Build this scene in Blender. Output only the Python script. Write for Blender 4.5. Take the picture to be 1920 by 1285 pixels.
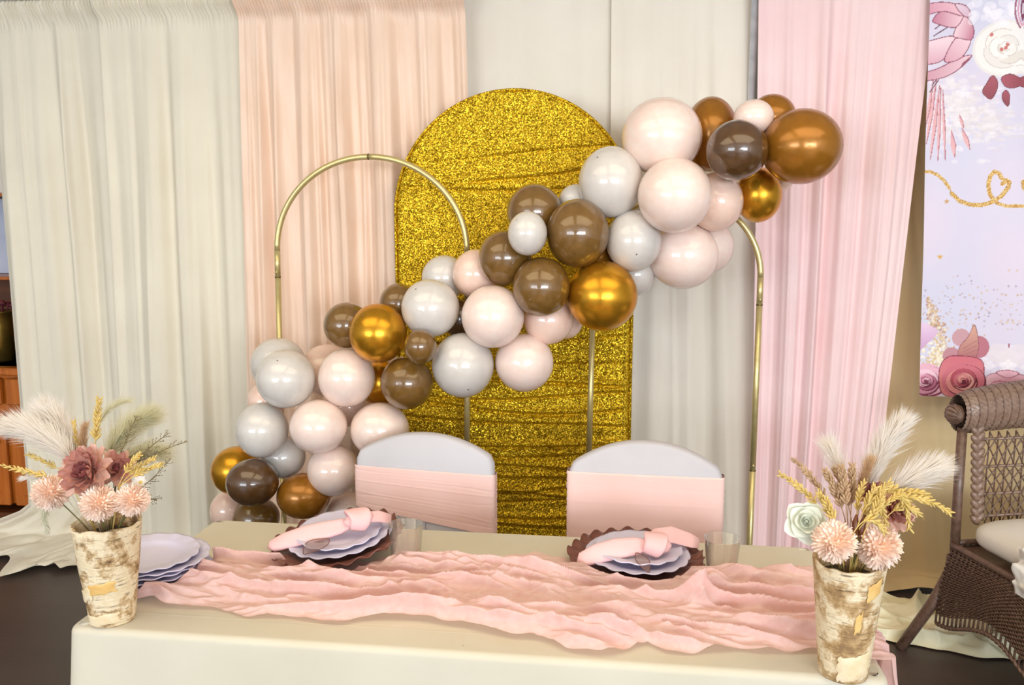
import bpy, math, random
import numpy as np
from mathutils import Vector, Matrix, noise as mnoise
random.seed(7); np.random.seed(7)
for o in list(bpy.data.objects): bpy.data.objects.remove(o)
sc = bpy.context.scene
COL = sc.collection
PI = math.pi

# ------------------------------------------------------------------ camera
F = 1600.0; CX = 960.0; CY = 642.5; CAMH = 1.68; YAW = 0.128; PIT = 0.143
cam = bpy.data.cameras.new('camera'); camo = bpy.data.objects.new('camera', cam); COL.objects.link(camo)
camo.location = (0, 0, CAMH); camo.rotation_euler = (PI/2-PIT, 0, YAW)
cam.sensor_width = 36; cam.lens = 36*F/1920; cam.clip_start = 0.05
sc.camera = camo
FW = Vector((-math.sin(YAW)*math.cos(PIT), math.cos(YAW)*math.cos(PIT), -math.sin(PIT)))
RT = Vector((math.cos(YAW), math.sin(YAW), 0)); UP = RT.cross(FW)
def ray(x, y): return FW + RT*((x-CX)/F) - UP*((y-CY)/F)
def at(x, y, Y):                       # point seen at a pixel, at wall distance Y
    d = ray(x, y); return Vector((0, 0, CAMH)) + d*(Y/d.y)
def atz(x, y, z):                      # point seen at a pixel, at height z
    d = ray(x, y); return Vector((0, 0, CAMH)) + d*((z-CAMH)/d.z)

# ------------------------------------------------------------------ world, lights, exposure
sc.view_settings.view_transform = 'Standard'; sc.view_settings.look = 'None'
sc.view_settings.gamma = 1; sc.view_settings.use_curve_mapping = False
sc.view_settings.exposure = -0.08
w = bpy.data.worlds.new('world'); sc.world = w; w.use_nodes = True
w.node_tree.nodes['Background'].inputs[0].default_value = (0.86, 0.93, 1.0, 1)
w.node_tree.nodes['Background'].inputs[1].default_value = 1.0
WIN = [(-6.4, -2.0), (0.5, 5.2)]       # window openings in the wall behind the camera
WZ0, WZ1, REAR = 1.15, 2.75, -5.0
def area(name, loc, rot, sx, sy, power, col):
    l = bpy.data.lights.new(name, 'AREA'); l.shape = 'RECTANGLE'; l.size = sx; l.size_y = sy; l.energy = power; l.color = col
    o = bpy.data.objects.new(name, l); COL.objects.link(o); o.location = loc; o.rotation_euler = rot; return o
for (a, b), pw in zip(WIN, (250, 470)):
    area('window_daylight', ((a+b)/2, REAR-0.02, (WZ0+WZ1)/2), (PI/2, 0, 0), b-a, WZ1-WZ0, pw, (0.885, 0.95, 1.03))
LAMPS = [(-1.9, 1.3), (1.1, 1.3)]
for x, y in LAMPS:
    area('ceiling_lamp_light', (x, y, 3.13), (0, 0, 0), 2.6, 1.8, 40, (1.0, 0.82, 0.54))

sc.cycles.max_bounces = 7; sc.cycles.diffuse_bounces = 4; sc.cycles.glossy_bounces = 3; sc.cycles.transparent_max_bounces = 12

# ------------------------------------------------------------------ helpers
def lin(c):
    if isinstance(c, str):
        c = tuple(int(c[i:i+2], 16)/255 for i in (0, 2, 4))
    return tuple((v/12.92 if v <= 0.04045 else ((v+0.055)/1.055)**2.4) for v in c)
def pm(name, col, rough=0.6, metal=0.0, col2=None, nscale=6, ndetail=4, nlo=.35, nhi=.65, stretch=(1,1,1), bump=None, coat=0, croug=.1,
       sheen=0, alpha=1.0, transl=0.0, spec=0.5, attr=None, trans=0, sss=0):
    m = bpy.data.materials.new(name); m.use_nodes = True
    nt = m.node_tree; N = nt.nodes; L = nt.links
    b = N['Principled BSDF']; out = N['Material Output']
    def setin(k, v):
        if k in b.inputs: b.inputs[k].default_value = v
    c1 = (*lin(col), 1)
    setin('Base Color', c1); setin('Roughness', rough); setin('Metallic', metal); setin('Coat Weight', coat); setin('Coat IOR', 1.7 if 'pearl' in name or 'peach' in name else 1.5); setin('Coat Roughness', croug)
    setin('Sheen Weight', sheen); setin('Specular IOR Level', spec); setin('Transmission Weight', trans)
    if sss:
        setin('Subsurface Weight', sss); setin('Subsurface Radius', (.05, .03, .02)); setin('Subsurface Scale', 1.0)
    tc = N.new('ShaderNodeTexCoord'); mp = N.new('ShaderNodeMapping'); mp.inputs['Scale'].default_value = stretch
    L.new(tc.outputs['Object'], mp.inputs[0])
    colsock = None
    if attr:
        a = N.new('ShaderNodeAttribute'); a.attribute_name = attr; colsock = a.outputs['Color']
        L.new(colsock, b.inputs['Base Color'])
    if col2 is not None:
        n = N.new('ShaderNodeTexNoise'); n.inputs['Scale'].default_value = nscale; n.inputs['Detail'].default_value = ndetail
        L.new(mp.outputs[0], n.inputs['Vector'])
        r = N.new('ShaderNodeValToRGB'); r.color_ramp.elements[0].position = nlo; r.color_ramp.elements[1].position = nhi
        r.color_ramp.elements[0].color = c1; r.color_ramp.elements[1].color = (*lin(col2), 1)
        L.new(n.outputs['Fac'], r.inputs[0]); L.new(r.outputs[0], b.inputs['Base Color']); colsock = r.outputs[0]
    if bump:
        n2 = N.new('ShaderNodeTexNoise'); n2.inputs['Scale'].default_value = bump[0]; n2.inputs['Detail'].default_value = 3
        L.new(mp.outputs[0], n2.inputs['Vector'])
        bp = N.new('ShaderNodeBump'); bp.inputs['Strength'].default_value = bump[1]; bp.inputs['Distance'].default_value = bump[2] if len(bump) > 2 else .002
        L.new(n2.outputs['Fac'], bp.inputs['Height']); L.new(bp.outputs[0], b.inputs['Normal'])
    last = b.outputs[0]
    if transl:
        t = N.new('ShaderNodeBsdfTranslucent'); t.inputs[0].default_value = c1
        if colsock: L.new(colsock, t.inputs[0])
        mx = N.new('ShaderNodeMixShader'); mx.inputs[0].default_value = transl
        L.new(last, mx.inputs[1]); L.new(t.outputs[0], mx.inputs[2]); last = mx.outputs[0]
    if alpha < 1:
        t = N.new('ShaderNodeBsdfTransparent'); mx = N.new('ShaderNodeMixShader'); mx.inputs[0].default_value = alpha
        L.new(t.outputs[0], mx.inputs[1]); L.new(last, mx.inputs[2]); last = mx.outputs[0]
    L.new(last, out.inputs[0])
    return m

ORG = {}
def reg(o, org): ORG[o.name] = Vector(org); return o
def tag(o, label=None, cat=None, group=None, kind=None):
    if label: o['label'] = label
    if cat: o['category'] = cat
    if group: o['group'] = group
    if kind: o['kind'] = kind
    return o
def thing(name, loc, label, cat, group=None):
    o = bpy.data.objects.new(name, None); COL.objects.link(o); o.location = loc; o.empty_display_size = .05
    reg(o, loc); return tag(o, label, cat, group)
def link(mesh, name, parent, mw):
    o = bpy.data.objects.new(name, mesh); COL.objects.link(o); o.parent = parent
    po = ORG[parent.name] if parent else Vector((0, 0, 0))
    o.matrix_local = Matrix.Translation(-po) @ mw
    reg(o, mw.translation); return o

class MB:
    def __init__(s): s.v = []; s.f = []; s.M = None
    def add(s, vs, fs):
        b = len(s.v); s.v += [tuple(v) for v in vs]; s.f += [tuple(b+i for i in f) for f in fs]; return s
    def box(s, c, d, bev=0.0):
        x, y, z = c; a, b_, h = d[0]/2, d[1]/2, d[2]/2
        if bev <= 0:
            vs = [(x+i*a, y+j*b_, z+k*h) for k in (-1, 1) for j in (-1, 1) for i in (-1, 1)]
            return s.add(vs, [(0,2,3,1),(4,5,7,6),(0,1,5,4),(2,6,7,3),(0,4,6,2),(1,3,7,5)])
        vs = []
        for k, (e, zz) in enumerate(((bev, -h), (0, -h+bev), (0, h-bev), (bev, h))):
            A, B = a-e, b_-e; q = bev
            for (px, py) in ((-A+q,-B),(A-q,-B),(A,-B+q),(A,B-q),(A-q,B),(-A+q,B),(-A,B-q),(-A,-B+q)):
                vs.append((x+px, y+py, z+zz))
        fs = [tuple(range(7, -1, -1)), tuple(range(24, 32))]
        for k in range(3):
            for i in range(8):
                j = (i+1) % 8; fs.append((k*8+i, k*8+j, k*8+8+j, k*8+8+i))
        return s.add(vs, fs)
    def grid(s, nu, nv, fn, closeu=False, flip=False):
        vs = []; W = nu if closeu else nu+1
        for j in range(nv+1):
            for i in range(W): vs.append(fn(i/nu, j/nv))
        fs = []
        for j in range(nv):
            for i in range(nu):
                a = j*W+i; b = j*W+(i+1) % W; q = (a, b, b+W, a+W); fs.append(q[::-1] if flip else q)
        return s.add(vs, fs)
    def tube(s, path, r, seg=8, cap=True, closed=False, flat=1.0):
        P = [Vector(p) for p in path]; n = len(P); R = r if isinstance(r, (list, tuple)) else [r]*n
        T = []
        for i in range(n):
            if closed: t = P[(i+1) % n]-P[i-1]
            else: t = P[min(i+1, n-1)]-P[max(i-1, 0)]
            T.append(t.normalized() if t.length > 1e-9 else Vector((0, 0, 1)))
        u = T[0].orthogonal().normalized(); vs = []
        for i in range(n):
            u = (u-T[i]*u.dot(T[i])); u = u.normalized() if u.length > 1e-6 else T[i].orthogonal().normalized()
            v = T[i].cross(u)
            for k in range(seg):
                a = 2*PI*k/seg; vs.append(P[i]+u*(R[i]*math.cos(a))+v*(R[i]*flat*math.sin(a)))
        fs = []; m = n if closed else n-1
        for i in range(m):
            j = (i+1) % n
            for k in range(seg):
                l = (k+1) % seg; fs.append((i*seg+k, i*seg+l, j*seg+l, j*seg+k))
        if cap and not closed:
            fs.append(tuple(range(seg-1, -1, -1))); fs.append(tuple((n-1)*seg+k for k in range(seg)))
        return s.add(vs, fs)
    def lathe(s, prof, seg=32, c=(0, 0, 0), wob=None):
        cx, cy, cz = c; vs = []
        for j, (r, z) in enumerate(prof):
            for k in range(seg):
                a = 2*PI*k/seg; rr, zz = (r, z) if wob is None else wob(r, z, a, j)
                vs.append((cx+rr*math.cos(a), cy+rr*math.sin(a), cz+zz))
        fs = []
        for j in range(len(prof)-1):
            for k in range(seg):
                l = (k+1) % seg; fs.append((j*seg+k, j*seg+l, (j+1)*seg+l, (j+1)*seg+k))
        fs.append(tuple(range(seg-1, -1, -1))); n = len(prof)-1
        fs.append(tuple(n*seg+k for k in range(seg)))
        return s.add(vs, fs)
    def ell(s, c, r, seg=12, rings=8, M=None):
        vs = []; M = M or Matrix.Identity(3)
        c = Vector(c)
        for j in range(rings+1):
            t = PI*j/rings
            for k in range(seg):
                a = 2*PI*k/seg
                vs.append(c+M @ Vector((r[0]*math.sin(t)*math.cos(a), r[1]*math.sin(t)*math.sin(a), -r[2]*math.cos(t))))
        fs = []
        for j in range(rings):
            for k in range(seg):
                l = (k+1) % seg; fs.append((j*seg+k, j*seg+l, (j+1)*seg+l, (j+1)*seg+k))
        return s.add(vs, fs)
    def pillow(s, outline, y0, y1, inset=.012, steps=3, bulge=0.0):
        # outline: list of (x,z); a rounded slab between y0 and y1
        n = len(outline); cx = sum(p[0] for p in outline)/n; cz = sum(p[1] for p in outline)/n
        rings = []; ym = (y0+y1)/2; h = (y1-y0)/2
        nrm = []
        for i in range(n):
            a = Vector(outline[i-1]); b = Vector(outline[(i+1) % n]); t = (b-a).normalized(); nrm.append(Vector((t.y, -t.x)))
        area2 = sum(outline[i][0]*outline[(i+1) % n][1]-outline[(i+1) % n][0]*outline[i][1] for i in range(n))
        sg = -1 if area2 > 0 else 1
        vs = []; K = 0
        prof = [(inset*(1-math.cos(PI/2*(k/steps))), -math.sin(PI/2*(k/steps))) for k in range(steps, 0, -1)]+[(0, 0)]+[(inset*(1-math.cos(PI/2*(k/steps))), math.sin(PI/2*(k/steps))) for k in range(1, steps+1)]
        for e, q in prof:
            for i in range(n):
                p = Vector(outline[i])+nrm[i]*(sg*e); vs.append((p.x, ym+q*h, p.y))
            K += 1
        fs = []
        for j in range(K-1):
            for i in range(n):
                l = (i+1) % n; fs.append((j*n+i, j*n+l, (j+1)*n+l, (j+1)*n+i))
        fs.append(tuple(range(n-1, -1, -1))); fs.append(tuple((K-1)*n+i for i in range(n)))
        return s.add(vs, fs)
    def mesh(s, name, mat, smooth=True):
        me = bpy.data.meshes.new(name)
        V = s.v if s.M is None else [tuple(s.M @ Vector(v)) for v in s.v]
        me.from_pydata(V, [], s.f)
        if smooth: me.polygons.foreach_set('use_smooth', [True]*len(me.polygons))
        if mat: me.materials.append(mat)
        me.update(); return me
    def build(s, name, mat, parent=None, smooth=True, origin=None, kind=None, label=None, cat=None, group=None):
        if s.M is not None: s.v = [tuple(s.M @ Vector(v)) for v in s.v]; s.M = None
        A = np.array(s.v)
        if origin is None:
            origin = ORG[parent.name] if parent else Vector(((A[:,0].min()+A[:,0].max())/2, (A[:,1].min()+A[:,1].max())/2, A[:,2].min()))
        origin = Vector(origin); s.v = [tuple(r) for r in (A-np.array(origin))]
        me = s.mesh(name, mat, smooth); o = bpy.data.objects.new(name, me); COL.objects.link(o)
        if parent: o.parent = parent; o.location = origin-ORG[parent.name]
        else: o.location = origin
        reg(o, origin); return tag(o, label, cat, group, kind)
def nz(x, y=0., z=0.): return mnoise.noise(Vector((x, y, z)))
def fbm(x, y, z=0., oc=4):
    t = 0; a = 1
    for i in range(oc): t += a*nz(x, y, z+i*7.3); x *= 2; y *= 2; a *= .5
    return t
def bez(p0, p1, p2, n):
    p0, p1, p2 = Vector(p0), Vector(p1), Vector(p2)
    return [p0*(1-t)**2+p1*(2*t*(1-t))+p2*t*t for t in [i/n for i in range(n+1)]]
def sstep(a, b, x):
    t = min(1, max(0, (x-a)/(b-a))); return t*t*(3-2*t)

# ------------------------------------------------------------------ materials
M = {}
M['floor'] = pm('dark_floor', '4a3d38', .45, col2='3c312c', nscale=1.3, stretch=(.5, 2.5, 1), bump=(40, .15))
M['wall'] = pm('painted_wall', 'dcdcd9', .8, col2='d3d3cf', nscale=2)
M['ceil'] = pm('ceiling_white', 'f0f0ee', .85, col2='e8e8e5', nscale=3)
M['cream'] = pm('cream_curtain', 'ece4d0', .75, col2='e7deca', nscale=3, bump=(500, .12, .0008), sheen=.1, transl=.08)
M['ivory'] = pm('ivory_curtain', 'eee6d8', .75, col2='eae1d2', nscale=3, bump=(500, .12, .0008), sheen=.1, transl=.08)
M['satin'] = pm('rose_beige_satin', 'efd3bd', .45, col2='e9c9b0', nscale=14, stretch=(1, 1, .25), bump=(260, .25, .001), sheen=.25)
M['pinksheer'] = pm('pink_chiffon', 'fde0e0', .7, col2='fbd8d8', nscale=3, alpha=.93, transl=.08)
M['tan'] = pm('tan_curtain', 'f3daaa', .75, col2='eed29e', nscale=3, bump=(500, .1, .0008), transl=.05)
M['steel'] = pm('pipe_steel', 'dcdde2', .3, .35, col2='c6c8ce', nscale=20)
M['brass'] = pm('brushed_gold_tube', 'd8c890', .34, .6, col2='cfbd82', nscale=30)
M['brassdk'] = pm('joint_dark_brass', '7a6a3c', .35, .9, col2='665830', nscale=30)
M['whitecloth'] = pm('ivory_tablecloth', 'd1c9b5', .7, col2='cdc4ae', nscale=4, bump=(600, .1, .0006))
M['spandex'] = pm('white_spandex', 'cbc8cd', .55, col2='c6c3c8', nscale=6, bump=(700, .08, .0005))
M['sash'] = pm('blush_sash', 'f7d2ca', .55, col2='f4cac1', nscale=5, bump=(500, .1, .0005))
M['gauze'] = pm('pink_gauze', 'fbd9d3', .8, col2='f8cfc7', nscale=60, bump=(900, .3, .0008), alpha=.8, transl=.3)
M['bwhite'] = pm('pearl_white_latex', 'e0dad3', .35, col2='dcd5cd', nscale=5, coat=.8, croug=.07, transl=.1)
M['bblush'] = pm('pearl_blush_latex', 'fde8dc', .35, col2='fce1d4', nscale=5, coat=.8, croug=.08, transl=.1)
M['bpeach'] = pm('peach_latex', 'fdddcb', .35, col2='fcd6c2', nscale=5, coat=.8, croug=.08, transl=.1)
M['bbrown'] = pm('mocha_latex', '7d5a26', .3, col2='725120', nscale=4, coat=1, croug=.04, transl=.06)
M['bdark'] = pm('dark_mocha_latex', '5a3c1c', .3, col2='4e3318', nscale=4, coat=1, croug=.04)
M['bgold'] = pm('chrome_gold_latex', 'd49a2a', .27, .8, col2='cb8f22', nscale=4)
M['bcopper'] = pm('copper_gold_latex', 'a86e20', .25, .4, col2='9c651b', nscale=4, coat=.2, croug=.08)
M['tip'] = pm('latex_tip', '8a7a66', .5, col2='75664f', nscale=50)
M['lav'] = pm('lavender_melamine', 'd3cdE0'.lower(), .35, col2='cec7dc', nscale=8)
M['charger'] = pm('burgundy_charger', '7e4e42', .45, col2='6e4237', nscale=40, bump=(120, .2))
M['napkin'] = pm('blush_napkin', 'f0c4c4', .75, col2='ecbcbb', nscale=12, bump=(500, .2, .0006))
M['organza'] = pm('brown_organza', '9c7a6c', .5, col2='8c6a5c', nscale=60, alpha=.45)
M['stemgreen'] = pm('stem_green', '6f6a3a', .6, col2='5c582f', nscale=30)
M['foam'] = pm('florist_foam_dark', '33291f', .9, col2='271f18', nscale=60)
M['pom'] = pm('blush_pompom', 'fdeadb', .7, col2='fbdcc6', nscale=35, transl=.2)
M['pomc'] = pm('pompom_core', 'f6cfb2', .8, col2='f0bd9a', nscale=40)
M['dahlia'] = pm('mauve_petal', 'd29a8a', .65, col2='c28272', nscale=30, transl=.15)
M['dahliadk'] = pm('deep_mauve_petal', 'aa6660', .65, col2='985350', nscale=30, transl=.1)
M['dahlialt'] = pm('peach_outer_petal', 'efcbb6', .65, col2='e2b09c', nscale=25, transl=.15)
M['rose'] = pm('mint_white_rose', 'eef0e2', .6, col2='e7ead9', nscale=20, transl=.15)
M['wheat'] = pm('golden_wheat', 'f3d98c', .6, col2='e6c86e', nscale=80, transl=.25)
M['wheattan'] = pm('tan_wheat', 'dcbd95', .65, col2='cfa982', nscale=80, transl=.25)
M['pampas'] = pm('white_pampas', 'fdf8f2', .85, col2='faf3ea', nscale=30, transl=.5)
M['pampasg'] = pm('sage_pampas', 'ece8cd', .85, col2='e2ddbd', nscale=30, transl=.5)
M['mint'] = pm('pale_mint_sprig', 'f6f2e0', .8, col2='eeead2', nscale=30, transl=.5)
M['brownsprig'] = pm('brown_sprig', '8c7a50', .8, col2='766642', nscale=40)
M['wicker'] = pm('brown_wicker', '74594a', .42, col2='5f4638', nscale=60, bump=(150, .3), coat=.15)
M['wickerlt'] = pm('light_wicker', '8e7463', .38, col2='7b6151', nscale=60, bump=(120, .3), coat=.25)
M['cushion'] = pm('grey_white_cushion', 'f0eae0', .75, col2='eae3d8', nscale=6, bump=(400, .15, .0008))
M['creamcloth'] = pm('cream_satin_cloth', 'efe7c4', .5, col2='e9e0ba', nscale=6)
M['wood'] = pm('orange_oak', 'c06a22', .35, col2='a85818', nscale=5, stretch=(8, 8, .6), coat=.2)
M['wooddk'] = pm('dark_oak', '6d3a17', .4, col2='5a2e12', nscale=5, stretch=(1, 6, 6))
M['goldpot'] = pm('gold_bucket', 'a98a3e', .3, .9, col2='96793a', nscale=20)
M['redflower'] = pm('dark_red_bloom', '6e1f2a', .7, col2='4f141f', nscale=60)
M['mirror'] = pm('pale_blue_glass', 'c4cbdd', .15, col2='b4bcd2', nscale=3)
M['offwhite'] = pm('offwhite_card', 'eee9e2', .6, col2='e6e0d8', nscale=5)

def glass_mat():
    m = bpy.data.materials.new('clear_plastic'); m.use_nodes = True; N = m.node_tree.nodes; L = m.node_tree.links
    N.remove(N['Principled BSDF']); out = N['Material Output']
    t = N.new('ShaderNodeBsdfTransparent'); t.inputs[0].default_value = (.965, .955, .93, 1)
    g = N.new('ShaderNodeBsdfGlossy'); g.inputs['Roughness'].default_value = .06
    d = N.new('ShaderNodeBsdfDiffuse'); d.inputs[0].default_value = (.9, .86, .78, 1)
    lw = N.new('ShaderNodeLayerWeight'); lw.inputs[0].default_value = .22
    n = N.new('ShaderNodeTexNoise'); n.inputs['Scale'].default_value = 25
    mt = N.new('ShaderNodeMath'); mt.operation = 'MULTIPLY'; mt.inputs[1].default_value = .12; L.new(n.outputs['Fac'], mt.inputs[0])
    m1 = N.new('ShaderNodeMixShader'); L.new(lw.outputs['Facing'], m1.inputs[0]); L.new(t.outputs[0], m1.inputs[1]); L.new(g.outputs[0], m1.inputs[2])
    m2 = N.new('ShaderNodeMixShader'); L.new(mt.outputs[0], m2.inputs[0]); L.new(m1.outputs[0], m2.inputs[1]); L.new(d.outputs[0], m2.inputs[2])
    L.new(m2.outputs[0], out.inputs[0]); return m
M['cup'] = glass_mat()
def sequin_mat():
    m = bpy.data.materials.new('gold_sequin'); m.use_nodes = True; N = m.node_tree.nodes; L = m.node_tree.links
    b = N['Principled BSDF']
    tc = N.new('ShaderNodeTexCoord')
    v = N.new('ShaderNodeTexVoronoi'); v.inputs['Scale'].default_value = 250; L.new(tc.outputs['Object'], v.inputs['Vector'])
    sub = N.new('ShaderNodeVectorMath'); sub.operation = 'SUBTRACT'; L.new(v.outputs['Color'], sub.inputs[0]); sub.inputs[1].default_value = (.5, .5, .5)
    sc_ = N.new('ShaderNodeVectorMath'); sc_.operation = 'SCALE'; L.new(sub.outputs[0], sc_.inputs[0]); sc_.inputs['Scale'].default_value = 1.15
    g = N.new('ShaderNodeNewGeometry')
    ad = N.new('ShaderNodeVectorMath'); ad.operation = 'ADD'; L.new(g.outputs['Normal'], ad.inputs[0]); L.new(sc_.outputs[0], ad.inputs[1])
    nm = N.new('ShaderNodeVectorMath'); nm.operation = 'NORMALIZE'; L.new(ad.outputs[0], nm.inputs[0])
    L.new(nm.outputs[0], b.inputs['Normal'])
    sep = N.new('ShaderNodeSeparateColor'); L.new(v.outputs['Color'], sep.inputs[0])
    r = N.new('ShaderNodeValToRGB'); r.color_ramp.elements[0].color = (*lin('a27c0c'), 1); r.color_ramp.elements[1].color = (*lin('f4cc2c'), 1)
    r.color_ramp.elements[0].position = .05; r.color_ramp.elements[1].position = .75
    L.new(sep.outputs[0], r.inputs[0]); L.new(r.outputs[0], b.inputs['Base Color'])
    b.inputs['Metallic'].default_value = .7; b.inputs['Roughness'].default_value = .38
    return m
M['sequin'] = sequin_mat()
def bark_mat(name, seed, sh=0.0, dk='6e5440', dk2='9c7a4e'):
    m = bpy.data.materials.new(name); m.use_nodes = True; N = m.node_tree.nodes; L = m.node_tree.links
    b = N['Principled BSDF']; b.inputs['Roughness'].default_value = .75
    tc = N.new('ShaderNodeTexCoord'); mp = N.new('ShaderNodeMapping'); mp.inputs['Location'].default_value = (seed, seed*1.7, seed*.6); L.new(tc.outputs['Object'], mp.inputs[0])
    n1 = N.new('ShaderNodeTexNoise'); n1.inputs['Scale'].default_value = 14; n1.inputs['Detail'].default_value = 7; n1.inputs['Roughness'].default_value = .68
    L.new(mp.outputs[0], n1.inputs['Vector'])
    r = N.new('ShaderNodeValToRGB'); e = r.color_ramp.elements
    e[0].position = .36+sh; e[0].color = (*lin(dk), 1); e[1].position = .68; e[1].color = (*lin('efe0c4'), 1)
    for pos, c in ((.42, dk2), (.47, 'c9a97c'), (.53, 'ecd9b6'), (.61, 'e2cba2')):
        x = r.color_ramp.elements.new(pos+sh); x.color = (*lin(c), 1)
    L.new(n1.outputs['Fac'], r.inputs[0])
    mp2 = N.new('ShaderNodeMapping'); mp2.inputs['Scale'].default_value = (1, 1, 9); mp2.inputs['Rotation'].default_value = (.15, .12, 0); L.new(tc.outputs['Object'], mp2.inputs[0])
    n2 = N.new('ShaderNodeTexNoise'); n2.inputs['Scale'].default_value = 22; n2.inputs['Detail'].default_value = 3; L.new(mp2.outputs[0], n2.inputs['Vector'])
    r2 = N.new('ShaderNodeValToRGB'); r2.color_ramp.elements[0].position = .30; r2.color_ramp.elements[0].color = (.12, .08, .05, 1); r2.color_ramp.elements[1].position = .40; r2.color_ramp.elements[1].color = (1, 1, 1, 1)
    L.new(n2.outputs['Fac'], r2.inputs[0])
    mx = N.new('ShaderNodeMix'); mx.data_type = 'RGBA'; mx.blend_type = 'MULTIPLY'; mx.inputs[0].default_value = .8
    L.new(r.outputs[0], mx.inputs[6]); L.new(r2.outputs[0], mx.inputs[7]); L.new(mx.outputs[2], b.inputs['Base Color'])
    ad = N.new('ShaderNodeMath'); L.new(n1.outputs['Fac'], ad.inputs[0]); L.new(n2.outputs['Fac'], ad.inputs[1])
    bp = N.new('ShaderNodeBump'); bp.inputs['Strength'].default_value = .5; bp.inputs['Distance'].default_value = .004
    L.new(ad.outputs[0], bp.inputs['Height']); L.new(bp.outputs[0], b.inputs['Normal'])
    return m
M['bark1'] = bark_mat('birch_bark_pale', 3.1, .0); M['bark2'] = bark_mat('birch_bark_tan', 9.4, .02, '94744e', 'b08c5c')
M['peel'] = pm('peeled_bark_amber', 'eac27a', .7, col2='dfb065', nscale=40, bump=(200, .3))
M['peelpale'] = pm('peeled_bark_pale', 'f0dcb8', .7, col2='e6cd9f', nscale=40, bump=(200, .3))

# ------------------------------------------------------------------ room shell
XL, XR, YB, ZC = -6.8, 6.0, 4.75, 3.2
MB().box(((XL+XR)/2, (YB+REAR)/2, -.05), (XR-XL+.4, YB-REAR+.4, .1)).build('floor', M['floor'], kind='structure', smooth=False)
MB().box(((XL+XR)/2, YB+.06, ZC/2), (XR-XL+.4, .12, ZC)).build('wall_back', M['wall'], kind='structure', smooth=False)
MB().box((XL-.06, (YB+REAR)/2, ZC/2), (.12, YB-REAR, ZC)).build('wall_left', M['wall'], kind='structure', smooth=False)
MB().box((XR+.06, (YB+REAR)/2, ZC/2), (.12, YB-REAR, ZC)).build('wall_right', M['wall'], kind='structure', smooth=False)
MB().box(((XL+XR)/2, (YB+REAR)/2, ZC+.05), (XR-XL+.4, YB-REAR+.4, .1)).build('ceiling', M['ceil'], kind='structure', smooth=False)
rw = MB(); yy = REAR-.06
def rseg(x0, x1, z0, z1): rw.box(((x0+x1)/2, yy, (z0+z1)/2), (x1-x0, .12, z1-z0))
rseg(XL, XR, 0, WZ0); rseg(XL, XR, WZ1, ZC)
xs = [XL]+[v for ab in WIN for v in ab]+[XR]
for i in range(0, len(xs), 2): rseg(xs[i], xs[i+1], WZ0, WZ1)
rw.build('wall_rear', M['wall'], kind='structure', smooth=False)
for i, (a, b) in enumerate(WIN):
    f = MB(); n = 3 if b-a < 3 else 4
    for k in range(n+1): f.box((a+(b-a)*k/n, REAR+.01, (WZ0+WZ1)/2), (.06, .05, WZ1-WZ0))
    for z in (WZ0, WZ1): f.box(((a+b)/2, REAR+.01, z), (b-a, .05, .06))
    f.build('window_%d' % (i+1), M['offwhite'], kind='structure', smooth=False)
for k, (x, y) in enumerate(LAMPS):
    t = thing('ceiling_lamp', (x, y, 3.14), 'square ceiling lamp out of frame above the %s end of the table' % ('left', 'right')[k], 'lamp')
    f = MB()
    for s in (-1, 1):
        f.box((x+s*1.33, y, 3.17), (.04, 1.9, .06)); f.box((x, y+s*.93, 3.17), (2.7, .04, .06))
    f.build('lamp_frame', M['offwhite'], t, smooth=False)

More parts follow.
